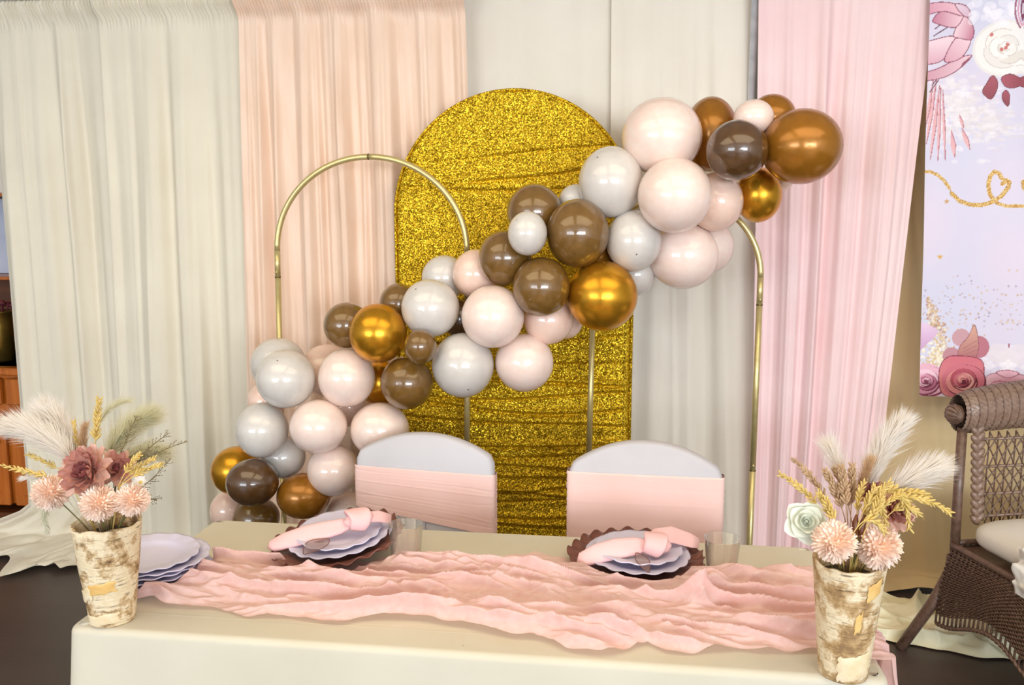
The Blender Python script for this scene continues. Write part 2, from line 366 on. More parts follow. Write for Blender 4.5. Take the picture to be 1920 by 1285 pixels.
# ------------------------------------------------------------------ curtains
def curtain(name, mat, ptop, pbot, Y, label, seed, nf=7, amp=.03, zb=.02, sleeve=True, fine=.4, pool=None, parent=None, zt=None, pinch=None):
    # ptop=(xl,xr) pixels at the sleeve seam, pbot=(xl,xr) pixels at row 950
    zrod = at(960, 2, Y).z if zt is None else zt
    zs = at(300, 30, Y).z
    xl0, xr0 = at(ptop[0], 30, Y).x, at(ptop[1], 30, Y).x
    xl1, xr1 = at(pbot[0], 950, Y).x, at(pbot[1], 950, Y).x
    zref = at(960, 950, Y).z
    ztop = zrod+.20
    nu, nv = 260, 80
    H = ztop-zb
    plen = pool['len'] if pool else 0
    def fn(u, v):
        s = v*(H+plen); z = ztop-s
        k = (zs-z)/(zs-zref); k = max(0, min(1.3, k))
        x = (xl0+(xl1-xl0)*k)*(1-u)+(xr0+(xr1-xr0)*k)*u
        ph = seed*3.7
        uu = u+.035*nz(u*2+seed, z*.35, 1.0)*min(1, k*2)+.01*math.sin(z*1.1+seed)
        a = math.sin(2*PI*nf*.6*uu+ph+1.6*math.sin(2*PI*uu*1.3+seed))
        b = (nz(uu*nf*2.2+ph, z*.22, seed)*1.4+.5*nz(uu*nf*5+ph, z*.35, seed+4))*fine
        c = nz(uu*nf*1.1, seed, z*.2)*1.5
        # sharp pleat lines here and there
        g = 0
        for q in range(3):
            uc = (.19+.31*q+.13*math.sin(seed*5+q*2))+.02*math.sin(z+q)
            dq = (uu-uc)/.055
            g += (math.exp(-dq*dq) if dq < 0 else math.exp(-(dq*2.3)**2))*(.9 if q % 2 else .6)*(.6+.6*nz(q*3.1+seed, z*.9))
        A = amp*(.35+.65*sstep(0, .35, k))
        y = Y-A*(.55*a+.6*b+.5*c+.9*g)
        if sleeve and z > zs-.03:
            w_ = sstep(zs-.03, zs+.01, z)
            ruff = .012*math.sin(2*PI*nf*7*u+2*math.sin(u*40+seed))+.006*nz(u*90, seed, z*12)
            body = -.045*math.sin(PI*max(0, min(1, (z-zs)/(ztop-.1-zs)))) if z > zs else 0
            y = y*(1-w_)+(Y-.02+ruff*.7+body)*w_
            if abs(z-zs) < .012: y += .006
        if pool and s > H-.02:
            e = s-(H-.02); f_ = e/plen
            ed = pool.get('dir', (0, -1))
            z = max(zb, zb+.05*(1-f_)*(.5+.5*nz(u*6, e*5, seed))+.035*abs(nz(u*9+e*4, e*11, seed+2)))
            x += ed[0]*e*(1-pool.get('taper', 0)*u)+.05*nz(u*5, e*6, 3)
            y += ed[1]*e*(.75+.5*nz(u*4, seed, 8))
        if pool and pool.get('flare') and z < .22:
            x -= pool['flare']*(1-u)**2*(1-sstep(0.0, .22, z))
        return (x, y, z)
    return MB().grid(nu, nv, fn).build(name, mat, parent, label=label, cat='curtain')
YC = 3.86
curtain('cream_curtain', M['cream'], (-22, 196), (58, 262), YC+.09, 'cream drape at the left edge, beside the wooden cabinet, pooling on the floor', 1.3, nf=4, amp=.045, fine=.6, pool=dict(len=.42, dir=(-.35, -.9), flare=.42))
curtain('cream_curtain', M['cream'], (185, 462), (232, 505), YC, 'cream drape right of the left edge drape, next to the rose-beige satin', 2.6, nf=5, amp=.05, fine=.6, pool=dict(len=.16, dir=(0, -1)))
curtain('satin_curtain', M['satin'], (448, 872), (470, 900), YC-.06, 'rose-beige satin drape behind the plain gold arch stand', 4.1, nf=10, amp=.05, fine=1.0)
curtain('ivory_curtain', M['ivory'], (860, 1152), (870, 1165), YC+.03, 'ivory drape directly above and behind the gold glitter panel', 5.7, nf=4, amp=.022, sleeve=False)
curtain('ivory_curtain', M['ivory'], (1146, 1411), (1140, 1428), YC, 'ivory drape between the gold glitter panel and the pink drape', 7.9, nf=5, amp=.022, sleeve=False)
curtain('chiffon_curtain', M['pinksheer'], (1421, 1752), (1408, 1640), YC-.1, 'sheer pink chiffon drape right of the balloons', 9.2, nf=8, amp=.036, sleeve=False, fine=.6)
curtain('tan_curtain', M['tan'], (1480, 1990), (1560, 2050), YC+.10, 'tan drape behind the pink chiffon and the wicker chair', 11.4, nf=6, amp=.04, sleeve=False, pool=dict(len=.12, dir=(0, -1)))
# pipe frame that carries the drapes
zr = at(960, 4, YC).z+.10
fr = thing('drape_stand', (at(1400, 950, YC+.03).x, YC+.03, 0), 'steel pipe stand holding up the cream and ivory drapes', 'stand')
p0 = at(1416, 0, YC-.06); p1 = at(1374, 1000, YC+.2); dr = (p1-p0)/(p1.z-p0.z)
MB().tube([p0-dr*(p0.z-.02), p0+dr*(zr+.12-p0.z)], .015, 14).build('upright', M['steel'], fr)
MB().tube([(at(-230, 30, YC).x, YC+.02, zr), (p0.x+.02, YC+.02, zr)], .014, 12).build('crossbar', M['steel'], fr)
xu = at(-230, 30, YC).x
MB().tube([(xu, YC+.08, .02), (xu, YC+.08, zr+.05)], .019, 12).build('upright', M['steel'], fr)
for xb in (xu, (p0-dr*(p0.z-.02)).x): MB().box((xb, YC+.05, .008), (.4, .4, .012), .004).build('base_plate', M['steel'], fr, smooth=False)
MB().tube([p0+dr*.24+Vector((-.012, -.012, 0)), p0+dr*.24+Vector((.014, -.03, 0))], .006, 8).build('pin', M['steel'], fr)
fr2 = thing('drape_rod', (at(1700, 0, YC-.02).x, YC-.02, zr-.02), 'steel rod carrying the pink and tan drapes on the right', 'rod')
MB().tube([(p0.x, YC-.02, zr+.06), (at(2300, 0, YC).x, YC-.02, zr+.06)], .014, 12).build('rod', M['steel'], fr2)
xr_ = at(2320, 950, YC+.03).x
MB().tube([(xr_, YC-.02, .02), (xr_, YC-.02, zr+.1)], .019, 12).build('upright', M['steel'], fr2)

# ------------------------------------------------------------------ printed floral backdrop
def backdrop():
    Y = YC-.13
    x0 = at(1728, 700, Y).x; x1 = at(1925, 300, Y).x; zb = at(1850, 746, Y).z; zt = at(1850, -110, Y).z
    step = .0025
    nx = int((x1-x0)/step); nzz = int((zt-zb)/step)
    SH = (at(1746, 0, Y).x-at(1728, 740, Y).x)/(at(1746, 0, Y).z-at(1728, 740, Y).z)
    img = np.zeros((nzz+1, nx+1, 3))
    XX, ZZ = np.meshgrid(x0+np.arange(nx+1)*step, zb+np.arange(nzz+1)*step)
    t = (ZZ-zb)/(zt-zb)
    base = np.array(lin('d2cfe2')); pk = np.array(lin('ddd0e0'))
    rng = np.random.RandomState(3)
    lown = np.kron(rng.rand(12, 8), np.ones((nzz//11+1, nx//7+1)))[:nzz+1, :nx+1]
    for _ in range(3):
        k = 25
        lown = np.apply_along_axis(lambda r: np.convolve(np.pad(r, k, 'edge'), np.ones(2*k+1)/(2*k+1), 'valid'), 1, lown)
        lown = np.apply_along_axis(lambda r: np.convolve(np.pad(r, k, 'edge'), np.ones(2*k+1)/(2*k+1), 'valid'), 0, lown)
    lown = np.clip((lown-.3)/.4, 0, 1)[..., None]
    img[:] = base*(1-lown)+pk*lown
    def W(p):
        q = at(p[0], p[1], Y); return (q.x-SH*(q.z-zb), q.z)
    def smooth(pts):
        n = len(pts); o = []
        for i in range(n):
            a, b, c, d = (np.array(pts[(i+k) % n], float) for k in (-1, 0, 1, 2))
            for t_ in (0, .25, .5, .75): o.append(tuple(.5*(2*b+(c-a)*t_+(2*a-5*b+4*c-d)*t_**2+(3*b-a-3*c+d)*t_**3)))
        return o
    def inside(P):
        a = np.zeros(XX.shape, bool); n = len(P)
        for i in range(n):
            (xa, za), (xb, zb_) = P[i], P[(i+1) % n]
            c = ((za > ZZ) != (zb_ > ZZ)) & (XX < (xb-xa)*(ZZ-za)/((zb_-za) if abs(zb_-za) > 1e-9 else 1e-9)+xa)
            a ^= c
        return a
    def poly(pts, c, c2=None, al=1.0, axis=None, edge=None, ew=1.2):
        if axis or edge: pts = smooth(pts)
        P = [W(p) for p in pts]; m = inside(P); col = np.array(lin(c))
        if c2:
            A = np.array(W(axis[0])); B = np.array(W(axis[1])); d = B-A
            k = np.clip(((XX-A[0])*d[0]+(ZZ-A[1])*d[1])/(d@d), 0, 1)[..., None]
            colm = col*(1-k)+np.array(lin(c2))*k
        else: colm = np.broadcast_to(col, img.shape)
        img[m] = img[m]*(1-al)+colm[m]*al
        if edge: stroke(list(pts)+[pts[0]], ew, edge)
    def stroke(pts, wpx, c, al=1.0, speck=None):
        P = [W(p) for p in pts]; wd = wpx*Y/F/2*1.02; best = np.full(XX.shape, 9.)
        for (xa, za), (xb, zb_) in zip(P[:-1], P[1:]):
            lo, hi = min(xa, xb)-wd*2, max(xa, xb)+wd*2
            d = np.array((xb-xa, zb_-za)); dd = max(d@d, 1e-12)
            k = np.clip(((XX-xa)*d[0]+(ZZ-za)*d[1])/dd, 0, 1)
            best = np.minimum(best, np.hypot(XX-xa-k*d[0], ZZ-za-k*d[1]))
        m = best < wd
        if speck:
            cs = np.array([lin(s) for s in speck]); idx = rng.randint(0, len(cs), XX.shape); img[m] = cs[idx][m]
        else: img[m] = img[m]*(1-al)+np.array(lin(c))*al
    def disc(cx, cy, r, c, al=1.0, ry=None):
        q = W((cx, cy)); rr = r*Y/F; r2 = (ry or r)*Y/F
        m = ((XX-q[0])/rr)**2+((ZZ-q[1])/r2)**2 < 1; img[m] = img[m]*(1-al)+np.array(lin(c))*al
    def arc(cx, cy, rx, ry, a0, a1, n=14): return [(cx+rx*math.cos(a0+(a1-a0)*i/n), cy+ry*math.sin(a0+(a1-a0)*i/n)) for i in range(n+1)]
    # pale feather clouds
    for i in range(420):
        px, py = rng.normal(1800, 34), rng.normal(205, 34)
        disc(px, py, rng.uniform(3, 9), rng.choice(['e6dcdc', 'efe8ea', 'ddd2d2', 'f2ecef']), .35, rng.uniform(2, 5))
    for i in range(160):
        px, py = rng.normal(1862, 22), rng.normal(235, 18)
        disc(px, py, rng.uniform(3, 9), rng.choice(['e3dada', 'eee8ea', 'd9cfd2']), .3, rng.uniform(2, 4))
    # palm spikes
    for (ax, ay, bx, by, w_) in ((1762, 160, 1745, 300, 7), (1764, 165, 1759, 302, 6), (1768, 168, 1773, 300, 5), (1756, 150, 1738, 270, 7), (1750, 150, 1736, 240, 6), (1785, 245, 1791, 294, 10), (1805, 240, 1820, 280, 9), (1800, 215, 1808, 240, 6)):
        dx, dy = bx-ax, by-ay; L_ = math.hypot(dx, dy); nx_, ny_ = -dy/L_*w_/2, dx/L_*w_/2; mx, my = ax+dx*.55, ay+dy*.55
        poly([(ax, ay), (mx+nx_, my+ny_), (bx, by), (mx-nx_, my-ny_)], 'dba2a8', 'e9b7b8', 1, ((ax, ay), (bx, by)))
        stroke([(ax, ay), (mx-nx_, my-ny_), (bx, by)], 1.4, 'b3707c')
    for (a, b) in (((1748, 160), (1762, 140)), ((1744, 172), (1760, 150)), ((1752, 55), (1765, 45)), ((1750, 68), (1770, 55)), ((1760, 62), (1778, 50))): stroke([a, b], 1.8, '6d4a5a')
    # large pink bloom
    for pts, c, c2, ax in (
        ([(1700, 145), (1755, 130), (1800, 108), (1822, 105), (1800, 128), (1770, 145), (1730, 152)], 'c98a9b', 'e8c2cb', ((1720, 120), (1815, 110))),
        ([(1700, 95), (1750, 75), (1793, 70), (1768, 112), (1735, 122), (1700, 128)], 'efd0d7', 'd59dae', ((1740, 80), (1740, 125))),
        ([(1793, 70), (1820, 74), (1803, 108), (1770, 115)], 'edc9d1', 'd9a2b1', ((1810, 75), (1780, 115))),
        ([(1787, 66), (1806, 30), (1824, 50), (1822, 74), (1800, 72)], 'f0ccd4', 'c2768c', ((1795, 50), (1826, 60))),
        ([(1748, 38), (1765, 22), (1800, 25), (1806, 31), (1790, 52), (1755, 45)], 'c27890', 'ecc3cc', ((1750, 40), (1800, 35))),
        ([(1700, 20), (1750, 6), (1790, 8), (1805, 30), (1770, 22), (1740, 28), (1700, 40)], 'd392a6', 'eab9c4', ((1740, 30), (1790, 5))),
        ([(1790, 8), (1812, 12), (1820, 30), (1806, 30)], 'e6ccd9', 'd6b2c4', ((1790, 8), (1815, 30)))):
        poly(pts, c, c2, 1, ax, edge='8e4a5e', ew=1.5)
    poly([(1799, 130), (1805, 118), (1822, 104), (1812, 118)], '93485c')
    # white rose at top
    disc(1884, 92, 52, 'e6dfdc', 1, 47); disc(1884, 92, 48, 'efeae6', 1, 43)
    for i, (r, a0) in enumerate(((46, .2), (42, 2.2), (38, 4.0), (33, 1.0), (29, 3.1), (24, 5.2), (19, .5), (15, 2.8), (11, 4.7), (7, 1.5))):
        poly(arc(1884+math.cos(a0)*(r*.25), 90+math.sin(a0)*(r*.25), r*.82, r*.72, a0-1.2, a0+1.2), ['f3eee9', 'e9e2dc', 'f0e9e2', 'e4dbd2'][i % 4], edge=None)
        stroke(arc(1884+math.cos(a0)*(r*.25), 90+math.sin(a0)*(r*.25), r*.82, r*.72, a0-1.2, a0+1.2), 1.2, 'cfc3bd')
    for (a, b) in ((1883, 91), (1886, 85), (1857, 66), (1875, 94)): disc(a, b, 3, 'c4584c', .9)
    for i in range(40): disc(rng.normal(1884, 30), rng.normal(20, 12), rng.uniform(4, 10), 'f4eef4', .4)
    for k in range(4): stroke(arc(1930, 20, 12+k*6, 30+k*5, 2.3, 4.0), 3, ['b96f8c', '7f3c58', 'd6a1b6', '9c5874'][k])
    # burgundy leaves
    for pts in (([(1859, 142), (1868, 152), (1868, 168), (1858, 186), (1845, 178), (1843, 168), (1850, 156)]), ([(1875, 150), (1882, 142), (1897, 141), (1918, 154), (1902, 165), (1884, 164)]), ([(1884, 170), (1891, 180), (1888, 200), (1878, 188), (1878, 176)])):
        poly(pts, 'a8505c', '8c3c48', 1, (pts[0], pts[3]), edge='6e2c3a', ew=1.2)
    # gold ribbon with a heart loop
    gold = ['c8963e', 'e3bd68', 'a8742c', 'f2d998', 'b98536']
    stroke([(1728, 321), (1745, 322), (1758, 328), (1770, 338), (1780, 352)], 5.5, '', speck=gold); stroke([(1780, 352), (1785, 362)], 2, '', speck=gold)
    stroke([(1785, 363), (1800, 377), (1820, 384), (1840, 385), (1858, 380), (1875, 369), (1888, 352), (1890, 342), (1884, 338), (1878, 345)], 7, '', speck=gold)
    stroke([(1862, 376), (1855, 362), (1853, 345), (1857, 330), (1864, 322), (1872, 325), (1877, 335)], 6.5, '', speck=gold)
    stroke([(1868, 381), (1885, 387), (1905, 386), (1930, 378)], 5.5, '', speck=gold)
    # stars and specks
    for (a, b, c) in ((1775, 378, 'c79a62'), (1762, 482, 'd4a44c'), (1909, 449, '4c3c50'), (1918, 536, 'e0a63c')):
        pts = [(a+(6 if i % 2 == 0 else 2.4)*math.sin(i*PI/5), b-(6 if i % 2 == 0 else 2.4)*math.cos(i*PI/5)) for i in range(10)]; poly(pts, c)
    for i in range(170):
        disc(rng.uniform(1728, 1930), 600-abs(rng.normal(0, 45))+rng.uniform(-5, 40), rng.uniform(1.0, 2.2), rng.choice(['b9a3a8', 'c9a98a', 'a89ab0', 'd7bfa8']), .8)
    # sprig of gold dots
    for i in range(230):
        k = rng.rand(); px = 1742+k*34+rng.normal(0, 3+8*k); py = 563+k*112+rng.normal(0, 5)
        disc(px, py, rng.uniform(1.4, 2.8), rng.choice(['d9bfa0', 'c8a585', 'eadcc0', 'b98e78']), .9)
    for i in range(160): disc(rng.normal(1755, 13), rng.normal(668, 12), rng.uniform(1.5, 3), rng.choice(['eee0c0', 'd8bd98', 'f3ead8']), .9)
    for i in range(120): disc(rng.normal(1893, 18), rng.normal(680, 14), rng.uniform(3, 8), rng.choice(['efe8ea', 'e6dbd8', 'f4eef2']), .4)
    disc(1873, 663, 18, 'e3d8de', .8)
    # dusky leaves
    disc(1804, 634, 16, 'c99aa0', 1); disc(1838, 652, 17, 'b86f7c', 1, 20); disc(1786, 668, 16, 'c08790', 1, 15)
    poly([(1829, 610), (1836, 632), (1837, 655), (1832, 672), (1812, 676), (1798, 668), (1802, 650), (1818, 632)], 'd3a08c', 'a85f66', 1, ((1815, 620), (1825, 680)), edge='8f5259', ew=1.2)
    for k in range(4): stroke([(1834, 640+k*9), (1808, 655+k*6)], 1.0, '9e6460')
    for pts in (([(1905, 623), (1912, 632), (1910, 640), (1902, 635)]), ([(1893, 641), (1906, 650), (1909, 663), (1892, 655)]), ([(1918, 640), (1926, 636), (1930, 650), (1920, 654), (1913, 648)])): poly(pts, 'c46e7e', edge='9c4a5c', ew=1)
    poly([(1725, 608), (1745, 611), (1759, 624), (1740, 645), (1725, 655)], 'e6c6e0', 'cda2c6', 1, ((1730, 610), (1740, 650)))
    # pink petals lower right
    for pts in (([(1850, 710), (1875, 700), (1905, 708), (1930, 700), (1930, 745), (1850, 745)]), ([(1852, 735), (1868, 716), (1895, 720), (1905, 738), (1880, 748)]), ([(1898, 725), (1912, 712), (1932, 718), (1930, 742), (1906, 738)]), ([(1870, 698), (1900, 694), (1915, 706), (1885, 708)])):
        poly(pts, 'eebfcb', 'd88ea4', 1, (pts[0], pts[2]), edge='a55a70', ew=1.3)
    # roses
    def rose(cx, cy, r, cs, dk):
        disc(cx, cy, r, cs[0], 1, r*.92)
        k = 0; rr = r
        while rr > 4:
            a0 = k*2.4; c = cs[k % len(cs)]
            ox, oy = math.cos(a0)*rr*.14, math.sin(a0)*rr*.12
            disc(cx+ox, cy+oy, rr*.9, dk, 1, rr*.78); disc(cx+ox-1, cy+oy-1.5, rr*.86, c, 1, rr*.74)
            rr *= .82; k += 1
        disc(cx, cy, 3, dk)
    rose(1737, 716, 36, ['e9b2c4', 'd892ab', 'f0c8d5', 'b96a84'], '7e3350')
    poly([(1762, 695), (1775, 672), (1800, 668), (1842, 676), (1848, 705), (1850, 735), (1825, 748), (1790, 746), (1765, 735)], 'cf6c78', 'dd8a86', 1, ((1800, 670), (1790, 745)), edge='8a3446', ew=1.5)
    rose(1808, 716, 38, ['cf6f7c', 'e08f8c', 'b8505f', 'e7a59c'], '6e2436')
    poly([(1850, 735), (1860, 728), (1870, 740), (1860, 750), (1845, 748)], '4a3038')
    # mirror the print to the right of the photo's edge
    full = np.concatenate([img, img[:, ::-1]], 1)
    nf = full.shape[1]
    xc = x0+np.arange(nf)*step
    X2, Z2 = np.meshgrid(xc, zb+np.arange(nzz+1)*step)
    k = (Z2-zb)/(zt-zb)
    shear = (at(1748, 0, Y).x-at(1728, 740, Y).x)
    Xs = X2+SH*(Z2-zb)
    Y2 = Y+.008*np.sin(X2*9+Z2*1.5)+.006*np.sin(X2*21+1.3*Z2)+.004*np.sin(Z2*7)
    left = x0+.012*np.sin(Z2*3)
    verts = np.stack([Xs, Y2, Z2], -1).reshape(-1, 3)
    org = np.array([xc.mean(), Y, zb])
    verts -= org
    h, w_ = Z2.shape
    idx = np.arange(h*w_).reshape(h, w_)
    q = np.stack([idx[:-1, :-1], idx[:-1, 1:], idx[1:, 1:], idx[1:, :-1]], -1).reshape(-1, 4)
    me = bpy.data.meshes.new('floral_backdrop')
    me.vertices.add(len(verts)); me.vertices.foreach_set('co', verts.ravel())
    me.loops.add(q.size); me.loops.foreach_set('vertex_index', q.ravel())
    me.polygons.add(len(q)); me.polygons.foreach_set('loop_start', np.arange(0, q.size, 4)); me.polygons.foreach_set('loop_total', np.full(len(q), 4))
    me.update(calc_edges=True)
    me.polygons.foreach_set('use_smooth', [True]*len(q))
    ca = me.color_attributes.new('print', 'FLOAT_COLOR', 'POINT')
    cc = np.ones((h*w_, 4)); cc[:, :3] = full.reshape(-1, 3); ca.data.foreach_set('color', cc.ravel())
    me.materials.append(pm('printed_cloth', 'e8e2f0', .6, attr='print', bump=(500, .08, .0005)))
    o = bpy.data.objects.new('floral_backdrop', me); COL.objects.link(o); o.location = org
    tag(o, 'white backdrop cloth printed with pink roses and a gold heart ribbon', 'backdrop'); reg(o, org)
backdrop()

# ------------------------------------------------------------------ cabinet behind the left drape
def cabinet():
    y0, y1 = 4.02, 4.6
    xa, xb = at(-260, 800, y0).x, at(150, 800, y0).x
    zt = at(20, 690, y0).z; t = thing('wood_cabinet', ((xa+xb)/2, y1-.25, 0), 'orange-brown wooden cabinet at the left edge behind the cream drape', 'cabinet')
    cx = (xa+xb)/2; W_ = xb-xa
    MB().box((cx, (y0+y1)/2+.02, (zt+.1)/2+.03), (W_, y1-y0-.04, zt-.16), .006).build('body', M['wood'], t, smooth=False)
    MB().box((cx, (y0+y1)/2, .06), (W_+.03, y1-y0, .12), .01).build('base', M['wooddk'], t, smooth=False)
    MB().box((cx, (y0+y1)/2-.01, zt-.02), (W_+.05, y1-y0+.04, .04), .01).build('countertop', M['wood'], t, smooth=False)
    n = 3
    for i in range(n):
        x = xa+W_*(i+.5)/n; zd = zt-.2
        d = MB().box((x, y0+.015, zt-.13), (W_/n-.03, .03, .14), .006).build('drawer', M['wood'], t, smooth=False)
        MB().ell((x, y0-.012, zt-.13), (.014, .014, .014)).build('knob', M['brassdk'], d)
        z0, z1 = .16, zt-.24
        dd = MB().box((x, y0+.02, (z0+z1)/2), (W_/n-.03, .025, z1-z0), .006).build('door', M['wood'], t, smooth=False)
        MB().box((x, y0+.004, (z0+z1)/2), (W_/n-.14, .012, z1-z0-.12), .004).build('door_panel', M['wood'], dd, smooth=False)
        MB().ell((x+W_/n/2-.05, y0-.008, (z0+z1)/2+.1), (.012, .012, .012)).build('knob', M['brassdk'], dd)
    # hutch
    zh = at(20, 130, y0).z
    for x in (xa+.03, xb-.03): MB().box((x, y1-.15, (zt+zh)/2), (.04, .3, zh-zt), .004).build('side_panel', M['wood'], t, smooth=False)
    MB().box((cx, y1-.02, (zt+zh)/2), (W_-.02, .03, zh-zt), .003).build('back_panel', M['wooddk'], t, smooth=False)
    MB().box((cx, y1-.15, zh), (W_+.04, .34, .05), .01).build('cornice', M['wood'], t, smooth=False)
    zsx = at(20, 512, y0+.3).z
    # things on it
    b = at(12, 682, y0+.2)
    bx, by = b.x-.02, y0+.2
    MB().lathe([(.05, 0), (.058, .01), (.072, .2), (.078, .27), (.082, .275), (.074, .27), (.068, .2), (.05, .03), (.0, .02)], 28, (bx, by, zt)).build('gold_bucket', M['goldpot'], label='tapered gold bucket on the cabinet at the left edge', cat='bucket')
    fl = thing('red_flower_bunch', (bx, by, zt+.27), 'dark red flowers in the gold bucket at the left edge', 'flowers')
    for i in range(9):
        a = i*2.4; r = .02+.05*(i/9)**.5; c = (bx+r*math.cos(a), by+r*math.sin(a), zt+.30+.05*random.random())
        m = MB()
        for k in range(14):
            th = k*2.4; ph = .3+k*.09; d = Vector((math.cos(th)*math.sin(ph), math.sin(th)*math.sin(ph), math.cos(ph)))
            m.ell(Vector(c)+d*.014, (.012, .012, .005), 6, 4, d.to_track_quat('Z', 'Y').to_matrix())
        m.tube([(bx, by, zt+.05), c], .003, 5); m.build('bloom', M['redflower'], fl)
    pc = at(-14, 440, y1-.08)
    pa = at(-120, 512, y1-.09); pb_ = at(40, 372, y1-.09)
    f = thing('framed_glass', ((pa.x+pb_.x)/2, y1-.09, pa.z), 'pale blue framed glass standing in the cabinet hutch at the left edge', 'frame')
    MB().box(((pa.x+pb_.x)/2, y1-.06, (pa.z+pb_.z)/2), (pb_.x-pa.x, .015, pb_.z-pa.z), .003).build('glass', M['mirror'], f, smooth=False)
    MB().box((cx, y1-.17, pa.z-.012), (W_-.06, .26, .02), .003).build('shelf', M['wood'], t, smooth=False)
    w1 = at(-120, 366, y1-.09); w2 = at(40, 200, y1-.09)
    MB().box(((w1.x+w2.x)/2, y1-.06, (w1.z+w2.z)/2), (w2.x-w1.x, .05, w2.z-w1.z-.02), .004).build('white_box', M['offwhite'], label='white box on the top shelf of the cabinet at the left edge', cat='box', smooth=False)
    MB().box((cx, y1-.17, w1.z-.006), (W_-.06, .26, .016), .003).build('shelf', M['wood'], t, smooth=False)
cabinet()

# ------------------------------------------------------------------ gold glitter arch panel
YG = 3.62
def gold_panel():
    xa, xb = at(741, 450, YG).x, at(1183, 700, YG).x; R = (xb-xa)/2; cx = (xa+xb)/2; zt = at(962, 167, YG).z; zc = zt-R; zb = .04
    t = thing('glitter_arch_panel', (cx, YG+.02, 0), 'gold glitter fabric stretched over a round-topped arch panel', 'backdrop')
    rows = [(at(1000, y, YG).z, s) for y, s in ((283, .4), (322, .5), (352, .5), (640, .6), (672, .5), (716, 1.3), (738, .8), (757, 1.1), (792, .7), (826, 1.2), (852, .5), (873, .9), (886, 1.0), (905, 1.2), (925, 1.3), (940, .6), (957, .8), (972, 1.4), (1020, 1.2), (1110, 1.1))]
    nu, nv = 110, 620
    def disp(x, z):
        u = (x-xa)/(xb-xa); d = 0
        sag = 0
        for zr_, s in rows:
            sag = -.02*math.sin(PI*u)*(1+math.sin(zr_*37))+.05*(u-.5)*(.3+.9*math.sin(zr_*61))*(1 if z < 1.3 else 2)+.008*math.sin(6*u+zr_*50)
            dz = z-(zr_+sag)
            if abs(dz) < .06:
                ms = s*(.35+.65*sstep(.05, .5, u) if z > 1.3 else .75+.35*nz(u*4, zr_*9))
                d += ms*(.016*math.exp(-((dz-.012)/.013)**2)-.014*math.exp(-((dz+.006)/.006)**2))
        d += .004*fbm(u*3, z*14, 2.)*(1 if z < 1.35 else .5)
        e = min(u, 1-u); return d*sstep(0, .06, e)
    def hw(z):
        return R if z <= zc else math.sqrt(max(0, R*R-(z-zc)**2))
    def fn(u, v):
        vv = 1-(1-v)**1.0
        z = zb+(zt-.0005-zb)*vv
        h = hw(z); x = cx+(2*u-1)*h
        e = min(u, 1-u)*2*h; er = sstep(0, .02, min(e, (zt-z)+.004))
        return (x, YG+.02*(1-er)-disp(x, z)*er, z)
    m = MB(); m.grid(nu, nv, fn)
    m.build('front_cover', M['sequin'], t)
    out = [(cx-R, zb)]+[(cx-R*math.cos(PI*i/60), zc+R*math.sin(PI*i/60)) for i in range(61)]+[(cx+R, zb)]
    m = MB(); n = len(out)
    m.add([(x, YG+.02, z) for x, z in out]+[(x, YG+.05, z) for x, z in out], [(i, i+1, n+i+1, n+i) for i in range(n-1)]+[tuple(range(2*n-1, n-1, -1))])
    m.build('back_cover', M['sequin'], t)
    m = MB().tube([(x*1.0, YG+.012, z) for x, z in out], .006, 6); m.build('edge_piping', M['sequin'], t)
    xs_ = xb-.028
    m = MB()
    z = .3
    while z < zc: m.tube([(xs_, YG-.004, z), (xs_, YG-.004, z+.012)], .0014, 4); z += .022
    m.build('hem_stitching', M['brassdk'], t, kind='stuff')
    for s in (-1, 1): MB().box((cx+s*R*.8, YG+.03, .02), (.05, .42, .02), .004).build('foot', M['brass'], t, smooth=False)
gold_panel()

# ------------------------------------------------------------------ bare arch stands
def arch_stand(Y, xl, xr, zc, ztop, joints, label, xlb=None, xrb=None):
    R = (xr-xl)/2; cx = (xl+xr)/2; r = .0125
    t = thing('arch_stand', (cx, Y, 0), label, 'arch stand')
    xlb = xl if xlb is None else xlb; xrb = xr if xrb is None else xrb
    arc = [(cx-R*math.cos(PI*i/48), Y, zc+(ztop-zc)*math.sin(PI*i/48)) for i in range(49)]
    for h in (0, 1): MB().tube(arc[h*24:h*24+25], r, 12).build('arch_tube', M['brass'], t)
    def leg(xt, xbm, zj):
        zs = [zc]+zj+[.02]
        for a, b in zip(zs[:-1], zs[1:]):
            f = lambda z: xt+(xbm-xt)*(zc-z)/zc
            MB().tube([(f(a), Y, a), (f(b), Y, b)], r, 12).build('leg_tube', M['brass'], t)
        for z in zj:
            x = xt+(xbm-xt)*(zc-z)/zc
            MB().tube([(x, Y, z-.002), (x, Y, z+.002)], r+.0008, 12).build('joint_ring', M['brassdk'], t)
            s = MB().tube([(x, Y-r+.002, z+.022), (x, Y-r-.004, z+.022)], .006, 10).build('screw', M['brass'], t)
        return xbm
    leg(xl, xlb, joints[0]); leg(xr, xrb, joints[1])
    MB().tube([(cx-.002, Y, ztop), (cx+.002, Y, ztop)], r+.0008, 12).build('joint_ring', M['brassdk'], t)
    for x in (xlb, xrb): MB().box((x, Y, .012), (.05, .42, .02), .004).build('foot', M['brass'], t, smooth=False)
    return t
YA = 3.5
a = at(521, 500, YA); b = at(876, 500, YA)
arch_stand(YA, a.x, b.x, at(521, 470, YA).z, at(690, 294, YA).z, ([at(521, 520, YA).z, .55], [at(521, 560, YA).z, .55]), 'bare gold arch stand in front of the satin drape, left of the garland', at(527, 900, YA).x, at(874, 900, YA).x)
a = at(1110, 620, YA); b = at(1427, 560, YA)
